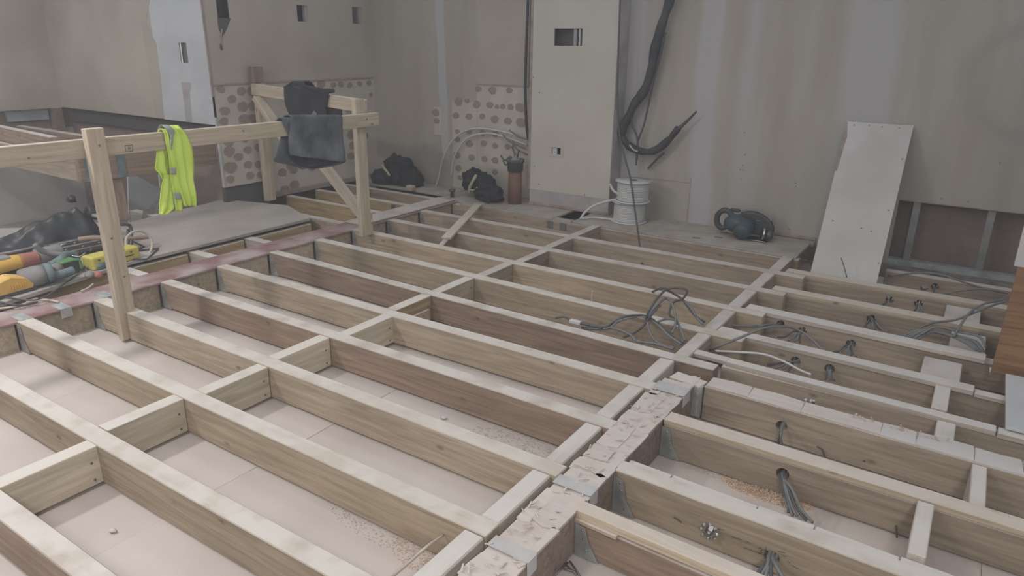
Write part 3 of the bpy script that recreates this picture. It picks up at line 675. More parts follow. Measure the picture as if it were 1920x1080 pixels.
for k, (a, b) in enumerate(((.9, 1.6), (1.71, 2.22), (2.33, 2.72), (2.82, 3.18), (3.29, 3.83))):
    tag(beam('trimmer', W['yellow'], (-4.53, a, -.012), (-4.53, b, -.012), .045, .13), f'yellow edging timber under the platform edge, {ORD[k]} from the camera', 'timber', 'edging under the tool platform')
for k, (y, m_) in enumerate(((3.945, 'old'), (4.415, 'yellow'), (4.78, 'yellow'), (5.15, 'old'))):
    t = thing('joist', (-4.9, y, -.15)); beam('timber', W[m_], (-5.53, y+.035, -.002), (-4.292, y+.035, -.002), .065, .15, t, warp=.004)
    if k in (1, 2): box('notch', M_['cavity'], (-4.60+.1*(k-1), -4.55+.1*(k-1), y-.0005, y+.003, -.13, -.015), t)  # dark patch on the joist face, painted as a shaded notch
    tag(t, f'{ORD[k]} short joist between the dabbed wall and the steel beam', 'joist', 'short joists beside the guard rail')
struct(tag(box('floor_left', M_['rboard'], (-6.3, -4.284, .2, 5.74, SUB-.02, SUB)), 'shadowed subfloor beyond the tool platform', 'floor'))
tag(blob('rubble_heap', M_['mortar'], (-5.86, 3.45, -.1), (.2, .24, .2), None, .5, 3, 4, 3), 'heap of dark rubble at the foot of the dabbed wall', 'rubble')
tag(blob('rubble_heap', M_['mortar'], (-5.38, 4.0, -.1), (.12, .14, .1), None, .5, 4, 9, 3), 'low rubble patch below the cut corner of the dabbed wall', 'rubble')

# landing frame beyond the platform
lf = tag(thing('landing_trimmer', (-5.62, 3.2, .38)), 'brown trimmer beam of the higher landing behind the yellow vest', 'beam')
beam('timber', W['brown'], (-5.63, 2.62, .575), (-5.63, 3.775, .575), .06, .195, lf)
for y in (2.72, 2.96): box('joist_hanger', M_['teal'], (-5.602, -5.59, y-.06, y, .385, .57), lf)
tag(beam('joist', W['old'], (-5.64, 2.66, .575), (-8.1, 2.66, .575), .075, .19), 'grey joist of the higher landing running into shade', 'joist', 'landing joists')
tag(beam('joist', W['brownboard' if 0 else 'brown'], (-5.9, 2.62, .70), (-8.1, 2.78, .70), .06, .12), 'reddish brown landing joist with a dark knot at far left', 'joist', 'landing joists')
tag(beam('joist', W['brown'], (-5.66, 3.3, .575), (-8.1, 3.3, .575), .075, .19), 'landing joist hidden mostly behind the hi-vis vest', 'joist', 'landing joists')
tag(beam('stud_post', W['brown'], (-5.63, 2.90, .38), (-5.63, 2.90, .03), .085, .06, up=(1, 0, 0)), 'brown stud holding up the landing trimmer behind the near post', 'post')

# ================================================================== GUARD RAIL
gr = tag(thing('guard_rail', (-4.2, 3.2, 0)), 'pale timber guard rail of three posts around the opening', 'guard rail')
beam('post', W['rail'], (-3.752, 1.852, .985), (-3.752, 1.852, -.155), .045, .092, gr, up=(0, 1, 0), align='mid')
beam('post', W['rail'], (-3.85, 3.79, 1.02), (-3.85, 3.79, -.0), .045, .095, gr, up=(0, 1, 0), align='mid')
beam('post', W['rail'], (-5.47, 4.19, 1.05), (-5.47, 4.19, .0), .05, .1, gr, up=(0, 1, 0), align='mid')
beam('top_rail', W['rail'], (-3.80, .7, .936), (-3.803, 3.93, .918), .044, .095, gr)
beam('top_rail', W['rail'], (-5.46, 4.12, 1.055), (-3.86, 3.87, 1.01), .044, .095, gr)
beam('brace', W['rail'], (-4.36, 3.86, .50), (-3.87, 3.86, .07), .045, .09, gr, up=(0, 1, 0), align='mid')
beam('brace', W['rail'], (-5.35, 4.07, .94), (-4.75, 4.0, .42), .045, .09, gr, up=(0, 1, 0), align='mid')
beam('cleat', W['brown'], (-5.49, 4.19, 1.20), (-5.49, 4.19, 1.06), .05, .11, gr, up=(0, 1, 0), align='mid')
beam('cleat', W['batten'], (-3.90, 3.86, .16), (-3.90, 3.86, .0), .05, .09, gr, up=(0, 1, 0), align='mid')
for (x, y, z) in ((-3.728, 1.86, .90), (-3.728, 1.87, .20), (-3.728, 1.84, .42), (-3.779, 2.75, .89), (-3.779, 1.55, .87), (-3.779, 3.80, .88)):
    lathe('screw_head', M_['nail'], [(0, 0), (.006, 0), (.005, .002), (0, .002)], (x, y, z), gr, (1, 0, 0), 8)
# faint grade stamp on the rail
for (y0, y1, z0, z1) in ((2.015, 2.055, .878, .880), (2.015, 2.055, .846, .848), (2.015, 2.017, .846, .88), (2.053, 2.055, .846, .88), (2.03, 2.032, .855, .872), (2.038, 2.04, .855, .872), (2.028, 2.045, .862, .864)):
    box('grade_stamp', M_['ink'], (-3.7785, -3.7778, y0, y1, z0, z1), gr)

# ================================================================== CLOTHES ON THE RAIL
hv = tag(thing('hi_vis_vest', (-3.76, 2.27, .49)), 'fluorescent yellow hi-vis vest with grey tape hanging over the rail', 'vest')
def vrows(rows, X, s=5.684, ox=270, oy=220, wrap=0):
    out = []
    for r in rows:
        xo = r[3] if len(r) > 3 else 0
        out.append((GX(ox+r[0]/s, oy+r[2]/s, X+xo), GX(ox+r[1]/s, oy+r[2]/s, X+xo)))
    return out
def over(rows, back=.075, up=.012, drop=.22):
    """carry the first row over the rail and down behind it"""
    a, b = rows[0]
    o = [Vector((-back-.012, 0, -drop)), Vector((-back-.006, 0, -.03)), Vector((-back*.55, 0, up))]
    return [(a+v, b+v) for v in o]+rows
XF = -3.768
rr = vrows([(262, 400, 112), (300, 455, 180), (308, 490, 250), (300, 520, 330), (308, 538, 450), (335, 541, 560), (345, 534, 680), (362, 545, 780), (402, 550, 880), (425, 550, 945)], XF)
vfront = cloth('front_panel', M_['hivis'], over(rr), 20, .006, hv, .011, 2.4, 1)
rr = vrows([(212, 262, 150), (232, 292, 280), (258, 312, 400), (272, 345, 530), (284, 352, 620), (300, 378, 760), (318, 410, 870), (338, 418, 1003)], XF, )
vstrip = cloth('front_panel', M_['hivis'], over(rr, drop=.1), 10, .005, hv, .006, 1.5, 2)
rr = vrows([(132, 235, 330), (124, 252, 430), (110, 262, 540), (150, 272, 600), (205, 285, 690)], XF-.03)
cloth('side_flap', M_['hivis'], rr, 12, .005, hv, .008, 1.5, 3)
rr = vrows([(215, 285, 610), (188, 292, 700), (174, 300, 800), (166, 312, 900), (168, 300, 970), (172, 235, 1037)], XF-.012)
cloth('side_flap', M_['hivis'], rr, 12, .005, hv, .010, 1.6, 4)
rr = vrows([(222, 296, 108), (262, 326, 165), (284, 316, 215), (276, 302, 285), (288, 298, 340)], XF+.012)
cloth('reflective_tape', M_['tape'], over(rr, drop=.05), 6, .003, vfront, .003, 1, 5)
for q in ([(280, 338, 535), (286, 340, 608)], [(316, 378, 805), (330, 398, 872)]):
    cloth('reflective_tape', M_['tape'], vrows(q, XF+.016), 4, .003, vstrip, .001, 1, 6)
cloth('reflective_tape', M_['tape'], vrows([(150, 190, 610), (165, 205, 760)], XF-.035), 4, .003, hv, .002, 1, 6)

ja = tag(thing('dark_jacket', (-4.5, 3.92, .84)), 'black garment with a small pale logo slung over the rear rail', 'jacket')
def jrows(rows, Y):
    out = []
    for r in rows:
        yo = r[3] if len(r) > 3 else 0
        out.append((GY(500+r[0]/5.686, 140+r[2]/5.686, Y+yo), GY(500+r[1]/5.686, 140+r[2]/5.686, Y+yo)))
    return out
YF = 3.905
rows = jrows([(282, 398, 80), (196, 450, 122), (196, 600, 155), (200, 665, 195), (206, 655, 260), (216, 645, 322), (235, 640, 380), (262, 650, 440), (275, 650, 500)], YF)
rows = [(rows[0][0]+Vector((0, .10, -.25)), rows[0][1]+Vector((0, .10, -.25))), (rows[0][0]+Vector((0, .09, -.03)), rows[0][1]+Vector((0, .09, -.03)))]+rows
jbody = cloth('body', M_['black'], rows, 20, .008, ja, .012, 2.2, 2)
cloth('sleeve', M_['black'], jrows([(500, 722, 150), (560, 728, 188), (600, 668, 200)], YF+.0), 8, .02, ja, .004, 1, 3)
cloth('hem', M_['black'], jrows([(560, 642, 322), (580, 795, 352), (560, 805, 400), (560, 812, 470)], YF+.03), 10, .01, ja, .005, 1.5, 5)
for k, (a, b) in enumerate(((502, 392), (512, 402), (524, 412))):
    p = GY(500+(a-18)/5.686, 140+(b+32)/5.686, YF-.028); q = GY(500+(a+6)/5.686, 140+(b-2)/5.686, YF-.028)
    tube('logo_stripe', M_['mark'], [p, q], .0045, jbody, 5, 0)
sk = tag(thing('dusty_sack', (-3.76, 3.25, .6)), 'dusty blue-grey sheet of cloth folded over the front rail', 'cloth')
def srows(rows, X): return vrows(rows, X, 5.686, 500, 140)
XS = -3.768
r_ = srows([(250, 806, 446), (245, 812, 540), (238, 820, 640), (232, 828, 740)], XS)
lft = srows([(236, 838, 836), ], XS)[0]; bot = srows([(245, 840, 845), (240, 842, 938)], XS)
r_ = r_+[(bot[0][0], bot[0][1]), (bot[0][0]+Vector((0, .02, -.012)), bot[1][1])]
cloth('front_sheet', M_['slate'], over(r_, .07, .008, .3), 20, .006, sk, .007, 1.6, 1)
cloth('side_fold', M_['slate'], over(srows([(160, 262, 470), (195, 275, 560), (232, 290, 640)], XS-.004), .06, .006, .1), 8, .006, sk, .004, 1, 7)
cloth('under_sheet', M_['slate'], srows([(150, 260, 655), (125, 480, 740), (100, 740, 840), (80, 838, 922), (250, 700, 965), (370, 470, 1003)], XS-.045), 18, .006, sk, .010, 1.7, 4)
cloth('under_sheet', M_['black'], srows([(250, 700, 840), (260, 820, 900), (300, 735, 945), (380, 520, 985)], XS-.025), 14, .004, sk, .006, 1.4, 9)

# ================================================================== THINGS ALONG THE BACK WALL
j1 = tag(thing('work_jacket', (-5.06, 5.5, 0)), 'black bundled work jacket with a cream stripe in the alcove corner', 'jacket', 'jacket bundles')
blob('body', M_['black'], (-5.06, 5.52, .12), (.16, .13, .165), j1, .35, 2.2, 1, 4, rot=.2, sharp=.25)
blob('sleeve', M_['black'], (-5.22, 5.46, .05), (.13, .12, .10), j1, .35, 2.4, 2, 3, sharp=.2)
blob('sleeve', M_['black'], (-4.91, 5.52, .06), (.14, .12, .115), j1, .35, 2.4, 3, 3, sharp=.2)
tube('stripe', M_['stripe'], [(-5.185, 5.40, .20), (-5.13, 5.365, .185), (-5.085, 5.36, .15), (-5.05, 5.365, .11)], .014, j1, 6)
j2 = tag(thing('work_jacket', (-3.95, 5.47, 0)), 'black bundled work jacket with a yellow-green stripe beside the brown pipe', 'jacket', 'jacket bundles')
blob('body', M_['black'], (-4.06, 5.5, .13), (.115, .10, .125), j2, .4, 2.4, 5, 4, rot=.3, sharp=.25)
blob('body', M_['black'], (-3.93, 5.48, .11), (.11, .1, .12), j2, .35, 2.4, 6, 3, sharp=.2)
blob('sleeve', M_['black'], (-3.83, 5.40, .065), (.15, .11, .085), j2, .35, 2.2, 8, 4, rot=-.3, sharp=.25)
tube('stripe', M_['stripe'], [(-3.985, 5.42, .225), (-4.0, 5.385, .17), (-4.03, 5.375, .11), (-4.045, 5.39, .06)], .017, j2, 6)
tube('stripe', M_['stripe'], [(-4.03, 5.375, .085), (-3.97, 5.36, .09), (-3.92, 5.345, .12)], .010, j2, 6)
sp_ = tag(thing('soil_pipe', (-3.57, 5.46, 0)), 'upright brown soil pipe with dark collar next to the pier', 'pipe')
lathe('pipe', M_['pipe'], [(0, -.02), (.064, -.02), (.062, .32), (.05, .32), (.05, .1), (0, .1)], (-3.57, 5.46, 0), sp_)
lathe('collar', M_['pipecap'], [(.062, .30), (.072, .30), (.074, .38), (.084, .385), (.084, .41), (.06, .41), (.05, .34)], (-3.57, 5.46, 0), sp_)
lathe('test_plug', M_['grey'], [(0, .38), (.055, .38), (.05, .41), (.02, .43), (.012, .47), (0, .47)], (-3.57, 5.46, 0), sp_, seg=16)
for k, (dx, dy, h, m_) in enumerate([(-.09, -.03, .44, 'cabled'), (-.04, .05, .52, 'cabled'), (.0, -.02, .58, 'cable'), (.03, .02, .5, 'cabled'), (.07, .0, .42, 'cable'), (-.06, -.05, .40, 'cabled')]):
    tag(tube('cable_end', M_[m_], [(-3.57+dx*.3, 5.46+dy*.3, .34), (-3.57+dx*.5, 5.46+dy*.5, .43), (-3.57+dx*.9, 5.44+dy, h*.9), (-3.57+dx*1.4, 5.43+dy, h)], .007), ['far left dark', 'tall dark curved', 'tallest grey middle', 'short dark middle', 'rightmost grey', 'low front dark'][k]+' cable tail sticking out of the brown soil pipe', 'cable', 'cable tails in the soil pipe')
def P5(x, y, Y=5.66): return GY(x, y, Y)
tag(tube('flexible_conduit', M_['white_cable'], [P5(990, 265), P5(955, 250), P5(905, 241), P5(870, 246), P5(845, 268), P5(830, 300), P5(822, 335), P5(816, 352)], .010), 'outer white conduit arching from the pier to the alcove floor', 'conduit')
tag(tube('flexible_conduit', M_['white_cable'], [P5(988, 272), P5(950, 258), P5(915, 250), P5(880, 257), P5(862, 275), P5(850, 300), P5(846, 330)], .010), 'inner white conduit arching beside the dabbed patch', 'conduit')
for k, pts in enumerate([[(985, 278), (965, 270), (952, 262), (942, 252)], [(988, 290), (970, 280), (962, 270)], [(990, 262), (972, 256), (955, 244)]]):
    tag(tube('cable_end', M_['cable'], [P5(*p, 5.60) for p in pts], .008), ['short cable tail by the white conduits, lowest of three', 'short cable tail by the white conduits, middle of three', 'short cable tail by the white conduits, topmost of three'][k], 'cable')
tag(tube('riser_cable', M_['lag'], [GY(x, y, 5.66) for x, y in ((990, 0), (988, 60), (986, 110), (985, 170), (987, 230), (991, 262))], .014), 'dark riser cable in the slot left of the pier', 'cable')
tag(box('wood_block', W['batten'], (-4.78, -4.70, 5.30, 5.36, .0, .05), None, .004), 'small pale offcut standing near the first jacket bundle', 'offcut')
tag(lathe('pipe_clip', M_['darkmetal'], [(0, 0), (.02, 0), (.018, .05), (.03, .055), (.03, .075), (0, .08)], (-4.21, 5.33, 0), None, seg=10), 'small dark fitting standing in front of the second jacket bundle', 'fitting')
for k, (x, y) in enumerate(((948, 352), (940, 374))):
    tag(blob('paper_scrap', M_['sheet'], G(x, y)+Vector((0, 0, .008)), (.018, .014, .01), None, .5, 4, k+20, 2), ['scrap of white paper near the second jacket bundle', 'white scrap at the foot of the brown pipe'][k], 'scrap')
# cable drums
def drum(z, x, y, label):
    d = tag(thing('cable_drum', (x, y, z)), label, 'cable drum', 'cable drums')
    lathe('flange', M_['drum'], [(.03, 0), (.15, 0), (.15, .008), (.03, .008)], (x, y, z), d, seg=32)
    lathe('flange', M_['drum'], [(.035, .165), (.15, .165), (.15, .175), (.035, .175)], (x, y, z), d, seg=32)
    prof = [(.03, .01)]; n = 11
    for i in range(n):
        zz = .012+.15*i/n
        prof += [(.123, zz), (.131, zz+.004), (.131, zz+.0095), (.123, zz+.0134)]
    lathe('wound_cable', M_['white_cable'], prof+[(.03, .163)], (x, y, z), d, seg=32)
    lathe('hub', M_['cavity'], [(.034, .02), (.034, .17)], (x, y, z), d, seg=20)
    return d
drum(.002, -2.40, 5.44, 'lower white cable drum standing on the ledge')
drum(.18, -2.375, 5.43, 'upper white cable drum stacked on the other one')
tag(tube('drum_cable', M_['white_cable'], [GY(1088, 411, 5.25), GY(1097, 398, 5.28), GY(1115, 385, 5.32), GY(1140, 377, 5.34), GY(1156, 375, 5.33)], .011), 'white cable rising from the ledge hole to the upper drum', 'cable')
tag(tube('drum_cable', M_['white_cable'], [G(1092, 410, .012), G(1115, 408, .012), G(1150, 412, .012), G(1175, 416, .012)], .011), 'white cable lying on the ledge in front of the lower drum', 'cable')
tag(tube('drum_cable', M_['white_cable'], [GY(1144, 345, 5.42), GY(1150, 357, 5.38), GY(1160, 364, 5.34), GY(1172, 372, 5.31)], .011), 'white loop hanging off the left side of the upper drum', 'cable')
# circular saw
cs = tag(thing('circular_saw', (-1.47, 5.5, 0)), 'dark blue-grey circular saw lying on the ledge', 'circular saw')
lathe('motor', M_['sawblue'], [(0, -.02), (.055, -.02), (.062, 0), (.062, .10), (.05, .13), (.05, .18), (0, .19)], (-1.435, 5.38, .065), cs, (0.1, 1, .25), 20)
bm = bmesh.new()
pts = [Vector((-1.40+.165*math.cos(math.radians(a))*1.05, 5.52, .055+.145*math.sin(math.radians(a)))) for a in range(15, 171, 12)]+[Vector((-1.57, 5.52, .03)), Vector((-1.24, 5.52, .02))]
add_prism(bm, pts, (0, .055, 0)); bmesh.ops.recalc_face_normals(bm, faces=bm.faces); bevel(bm, .012, 2); link('blade_guard', bm, M_['dkplastic'], cs, smooth=False)
tube('guard_rim', M_['grey'], [(-1.40+.17*math.cos(math.radians(a)), 5.55, .058+.152*math.sin(math.radians(a))) for a in range(35, 130, 15)], .012, cs, 6)
tube('handle', M_['dkplastic'], [(-1.52, 5.47, .13), (-1.565, 5.47, .185), (-1.615, 5.47, .195), (-1.655, 5.47, .155), (-1.655, 5.47, .09), (-1.62, 5.47, .055), (-1.57, 5.47, .075), (-1.53, 5.47, .11)], .022, cs, 8)
gcase = blob('gear_case', M_['sawblue'], (-1.50, 5.46, .105), (.10, .075, .07), cs, .15, 2, 3, 3, False)
box('knob', M_['dkplastic'], (-1.575, -1.50, 5.50, 5.535, .185, .21), cs, .006)
box('base_plate', M_['chrome'], (-1.40, -1.25, 5.40, 5.58, .006, .012), cs, .002)
lathe('blade_flange', M_['chrome'], [(0, 0), (.05, 0), (.048, .012), (0, .014)], (-1.285, 5.45, .06), cs, (-1, -.5, .2), 20)
lathe('depth_lever', M_['darkmetal'], [(0, 0), (.035, 0), (.04, .03), (.02, .05), (0, .05)], (-1.265, 5.46, .05), cs, (1, .2, .1), 12)
box('bright_label', M_['chrome'], (-1.505, -1.46, 5.384, 5.387, .125, .135), gcase); box('bright_label', M_['chrome'], (-1.365, -1.33, 5.515, 5.519, .135, .143), cs)
for k, (x, y) in enumerate(((1305, 447), (1347, 446), (1358, 437))):
    p = G(x, y); tag(tube('nail', M_['nail'], [p+Vector((-.03, 0, .004)), p+Vector((.03, .012, .004))], .004, None, 5, 0), ['loose nail on the ledge, leftmost of three', 'loose nail on the ledge below the saw motor', 'loose nail on the ledge under the saw handle'][k], 'nail')
# leaning plasterboard sheet
a, b, c, d = GY(1593, 229, 5.69), GY(1713, 235, 5.69), GY(1652, 560, 4.99), GY(1527, 515, 5.0)
c = Vector((-.425, 5.0, -.165)); d = Vector((-.84, 5.0, -.165)); a = Vector((-.862, 5.70, .905)); b = Vector((-.437, 5.70, .905))
ls = tag(thing('plasterboard_sheet', (-.63, 5.3, -.165)), 'white cut plasterboard sheet leaning against the back wall', 'plasterboard')
nrm = (b-a).cross(d-a).normalized()
if nrm.y < 0: nrm = -nrm
prism('sheet', M_['sheet'], [a, b, c, d], -nrm*.0125, ls)
prism('torn_paper', M_['edge'], [a+Vector((-.004, -.014, .0)), a+Vector((.04, -.014, -.01)), a.lerp(d, .12)+Vector((.02, -.014, 0)), a.lerp(d, .3)+Vector((.012, -.014, 0)), a.lerp(d, .3)+Vector((-.003, -.014, 0))], -nrm*.002, ls)
for u, v in ((.12, .02), (.35, .015), (.55, .02), (.8, .02), (.95, .2), (.93, .5), (.6, .62), (.75, .63), (.15, .6), (.96, .8)):
    p = (a.lerp(b, u)).lerp(d.lerp(c, u), v)-nrm*.0128; lathe('screw_hole', M_['edge'], [(0, 0), (.006, 0), (.005, .002), (0, .002)], p, ls, -nrm, 8)
# black lagged hose hanging on the wall and its cables
hz = tag(thing('lagged_hose', (-2.35, 5.66, .54)), 'thick black lagged hose hooking along the back wall', 'hose')
YH = 5.63
hp = [GY(x, y, YH) for x, y in ((1263, -40), (1256, 0), (1243, 40), (1230, 85), (1220, 135), (1208, 170), (1190, 195), (1177, 222), (1166, 245), (1170, 262), (1183, 276), (1205, 284), (1228, 282), (1252, 264), (1272, 240))]
tube('lagging', M_['lag'], hp, lambda t: .037+.004*math.sin(t*37)+.002*math.sin(t*91) - (.007 if t > .6 else 0), hz, 10, 8)
tube('inner_pipe', M_['cabled'], [GY(1270, 243, YH), GY(1285, 230, YH), GY(1306, 209, YH)], lambda t: .016-.008*t, hz, 6)
tube('wire_tie', M_['galv'], [GY(1180, 272, YH-.04), GY(1188, 281, YH-.045), GY(1196, 284, YH-.04)], .008, hz, 5)
tag(tube('wall_cable', M_['cabled'], [GY(x, y, 5.64) for x, y in ((1248, 60), (1238, 105), (1225, 155), (1214, 205), (1207, 235), (1197, 262), (1194, 280), (1193, 310))], .008), 'thin dark cable trailing behind the lagged hose', 'cable')
tag(tube('wall_cable', M_['cabled'], [GY(x, y, 5.62) for x, y in ((1183, 215), (1186, 235), (1194, 255), (1196, 275), (1194, 300))], .009), 'thin dark cable tail crossing the bend of the lagged hose', 'cable')
tag(tube('wall_cable', M_['cabled'], [GY(1245, 286, 5.66), GY(1230, 300, 5.67), GY(1215, 316, 5.69)], .009), 'short dark cable stub poking from the wall below the hose', 'cable')
tag(tube('hanging_cable', M_['cabled'], [GY(1163, -10, 5.48), GY(1160, 80, 5.48), GY(1158, 160, 5.48), GY(1160, 240, 5.45), GY(1170, 290, 5.38), GY(1182, 335, 5.30), GY(1190, 390, 5.2), GY(1197, 440, 5.05), GY(1203, 490, 4.7), GY(1208, 518, 4.42), GY(1211, 534, 4.37)], .0075), 'long grey cable hanging in front of the drums into the joists', 'cable')

# ================================================================== CABLES IN THE JOISTS
LOOPN = [0]
def floorcable(pts, label, m_='cable', r=.008, grp=None):
    P = [G(x, y, z) for x, y, z in pts]
    return tag(tube('loose_cable', M_[m_], P, r, None, 6, 6), label, 'cable', grp)
def cb(pts, label, m_='cable', r=.0065):
    """loop given as (px, py, world y)"""
    return tag(tube('loose_cable', M_[m_], [GY(x, y, Y) for x, y, Y in pts], r, None, 6, 6), label, 'cable', 'cable tangle over the joists')
cb([(1090, 614, 3.2), (1115, 616, 3.25), (1140, 612, 3.3), (1150, 605, 3.3), (1170, 594, 3.32), (1195, 591, 3.32), (1215, 594, 3.32), (1240, 612, 3.3), (1260, 632, 3.25), (1282, 642, 3.2)], 'arching grey cable of the tangle, upper of the two long arcs', 'cabled')
cb([(1095, 617, 3.2), (1140, 616, 3.25), (1158, 603, 3.3), (1180, 596, 3.32), (1205, 594, 3.32), (1232, 608, 3.3), (1255, 630, 3.24), (1278, 645, 3.2)], 'arching grey cable of the tangle, lower of the two long arcs', 'cable')
cb([(1211, 600, 3.3), (1216, 585, 3.3), (1232, 560, 3.35), (1250, 543, 3.5), (1275, 540, 3.5), (1288, 545, 3.5), (1284, 556, 3.5), (1276, 562, 3.5), (1262, 568, 3.45), (1255, 590, 3.4), (1268, 600, 3.35), (1262, 618, 3.3)], 'tallest loop of the cable tangle, standing above the joists', 'cabled')
cb([(1213, 598, 3.3), (1225, 580, 3.35), (1240, 565, 3.4), (1250, 560, 3.45), (1260, 570, 3.4), (1266, 590, 3.35), (1266, 610, 3.3), (1260, 625, 3.25)], 'middle loop of the cable tangle', 'cable')
cb([(1170, 632, 3.12), (1190, 624, 3.2), (1205, 612, 3.28), (1222, 590, 3.3), (1238, 572, 3.35)], 'cable of the tangle sweeping up from the joist top', 'cabled')
cb([(1213, 600, 3.3), (1218, 622, 3.25), (1230, 640, 3.2), (1250, 650, 3.16), (1264, 652, 3.14)], 'low cable of the tangle drooping into the bay', 'cable')
cb([(1245, 541, 3.5), (1262, 550, 3.52), (1280, 562, 3.52), (1295, 582, 3.5), (1308, 596, 3.48), (1322, 604, 3.5)], 'cable of the tangle crossing to the centre line, upper', 'cabled')
cb([(1278, 560, 3.52), (1296, 578, 3.5), (1306, 595, 3.48), (1318, 608, 3.46)], 'cable of the tangle crossing to the centre line, lower', 'cable')
cb([(1232, 604, 3.3), (1250, 598, 3.35), (1268, 602, 3.35), (1278, 622, 3.3), (1284, 638, 3.25)], 'thin cable of the tangle beside the centre noggin', 'cable')
cb([(1145, 615, 3.2), (1165, 620, 3.18), (1185, 630, 3.15), (1195, 640, 3.12), (1230, 645, 3.13), (1262, 655, 3.12)], 'cable of the tangle lying along the joist top', 'cable')
cb([(1213, 552, 4.0), (1235, 542, 3.7), (1248, 541, 3.55)], 'end of the hanging cable reaching the tangle', 'cabled')
cn = tag(thing('connector', G(1080, 607, 0)), 'small white cable connector lying on a joist', 'connector')
p = G(1078, 607, .0); box('housing', M_['white_cable'], (p.x-.03, p.x+.035, p.y-.012, p.y+.015, .0, .02), cn, .003)
tube('lead', M_['cabled'], [p+Vector((.03, .0, .012)), p+Vector((.09, .0, .012)), p+Vector((.16, .01, .01))], .008, cn); tube('lead', M_['cabled'], [p+Vector((-.03, 0, .012)), p+Vector((-.07, .01, .02)), p+Vector((-.12, .0, .006))], .006, cn)
tag(box('wood_pin', W['batten'], tuple((lambda q: (q.x-.004, q.x+.004, q.y-.004, q.y+.004, -.01, .055))(G(1110, 562, 0)))), 'tiny pale peg standing up from a joist edge', 'peg')
tag(tube('loose_rod', M_['cream_cable'], [GY(832, 1003, 1.440), G(800, 1025, -.02), G(770, 1052, -.06), G(735, 1082, -.12)], .0045), 'thin pale rod poking from the joist side near the front', 'rod')
# bundles through the drilled holes: (px, py, world y of that joist face, tail ends px, drop colour)
def bundle(hx, hy, Y, tails, label, r=.0052, seed=0):
    t = thing('cable_bundle', GY(hx, hy, Y)); rd = random.Random(seed); h = GY(hx, hy, Y)
    for k, (tx, ty, tY) in enumerate(tails):
        e = GY(tx, ty, tY); m1 = h.lerp(e, .35)+Vector((0, -.03, .012+rd.uniform(-.006, .01))); m2 = h.lerp(e, .7)+Vector((rd.uniform(-.01, .01), -.02, 0))
        jit = Vector((rd.uniform(-.010, .010), 0, rd.uniform(-.008, .006)))
        tube('cable', M_['cable' if k % 3 else 'cabled'], [h+jit+Vector((0, .07, 0)), h+jit+Vector((0, -.006, 0)), m1, m2, e], r, t)
    return tag(t, label, 'cable bundle', 'cable bundles through drilled joists')
bundle(1466, 798, 2.77, [(1464, 838, 2.735), (1468, 840, 2.73), (1472, 838, 2.735), (1466, 845, 2.73)], 'grey cable bundle hanging from the hole in the broad dusty joist', seed=1)
bundle(1468, 888, 2.42, [(1478, 962, 2.30), (1486, 968, 2.28), (1494, 968, 2.27), (1512, 976, 2.26), (1524, 980, 2.25), (1488, 966, 2.30)], 'grey cable bundle dropping to the sawdust from the third right-bay joist', seed=2)
bundle(1449, 1042, 1.97, [(1410, 1082, 1.85), (1432, 1086, 1.86), (1440, 1088, 1.85), (1450, 1088, 1.86), (1475, 1088, 1.85)], 'grey cable bundle spreading out below the stamped joist', .0065, seed=3)
bundle(1492, 676, 3.455, [(1440, 683, 3.3), (1452, 690, 3.3), (1468, 692, 3.3), (1480, 700, 3.3)], 'fanned cable bundle left of the sixth joist, nearer hole', seed=4)
bundle(1556, 690, 3.455, [(1545, 712, 3.38), (1552, 714, 3.38), (1560, 714, 3.38), (1566, 714, 3.38)], 'tight cable bundle dropping from the second hole of the sixth joist', seed=5)
bundle(1505, 620, 3.89, [(1458, 632, 3.7), (1478, 638, 3.7), (1490, 640, 3.7), (1500, 642, 3.72)], 'fanned cable bundle at the middle hole of the seventh joist', seed=6)
bundle(1464, 608, 3.89, [(1430, 617, 3.75), (1400, 613, 3.7), (1375, 610, 3.65)], 'two thin cables leaving the left hole of the seventh joist', seed=7)
bundle(1597, 643, 3.885, [(1562, 660, 3.7), (1572, 664, 3.7), (1585, 667, 3.7), (1595, 668, 3.72), (1606, 668, 3.75)], 'thick fanned cable bundle at the right hole of the seventh joist', seed=8)
bundle(1634, 597, 4.32, [(1622, 612, 4.2), (1630, 616, 4.2), (1640, 618, 4.2), (1652, 618, 4.2), (1665, 622, 4.15)], 'dark cable bundle at the hole of the eighth joist', seed=9)
bundle(1668, 562, 4.755, [(1655, 572, 4.65), (1662, 575, 4.65)], 'small cable bundle at the ninth joist behind the sheet foot', seed=10)
bundle(1722, 569, 4.755, [(1715, 582, 4.65), (1724, 585, 4.65), (1730, 584, 4.65)], 'small cable bundle at the right hole of the ninth joist', seed=11)
bundle(1753, 537, 5.19, [(1748, 550, 5.1), (1756, 552, 5.1)], 'short cable pair at the tenth joist below the studs', seed=12)
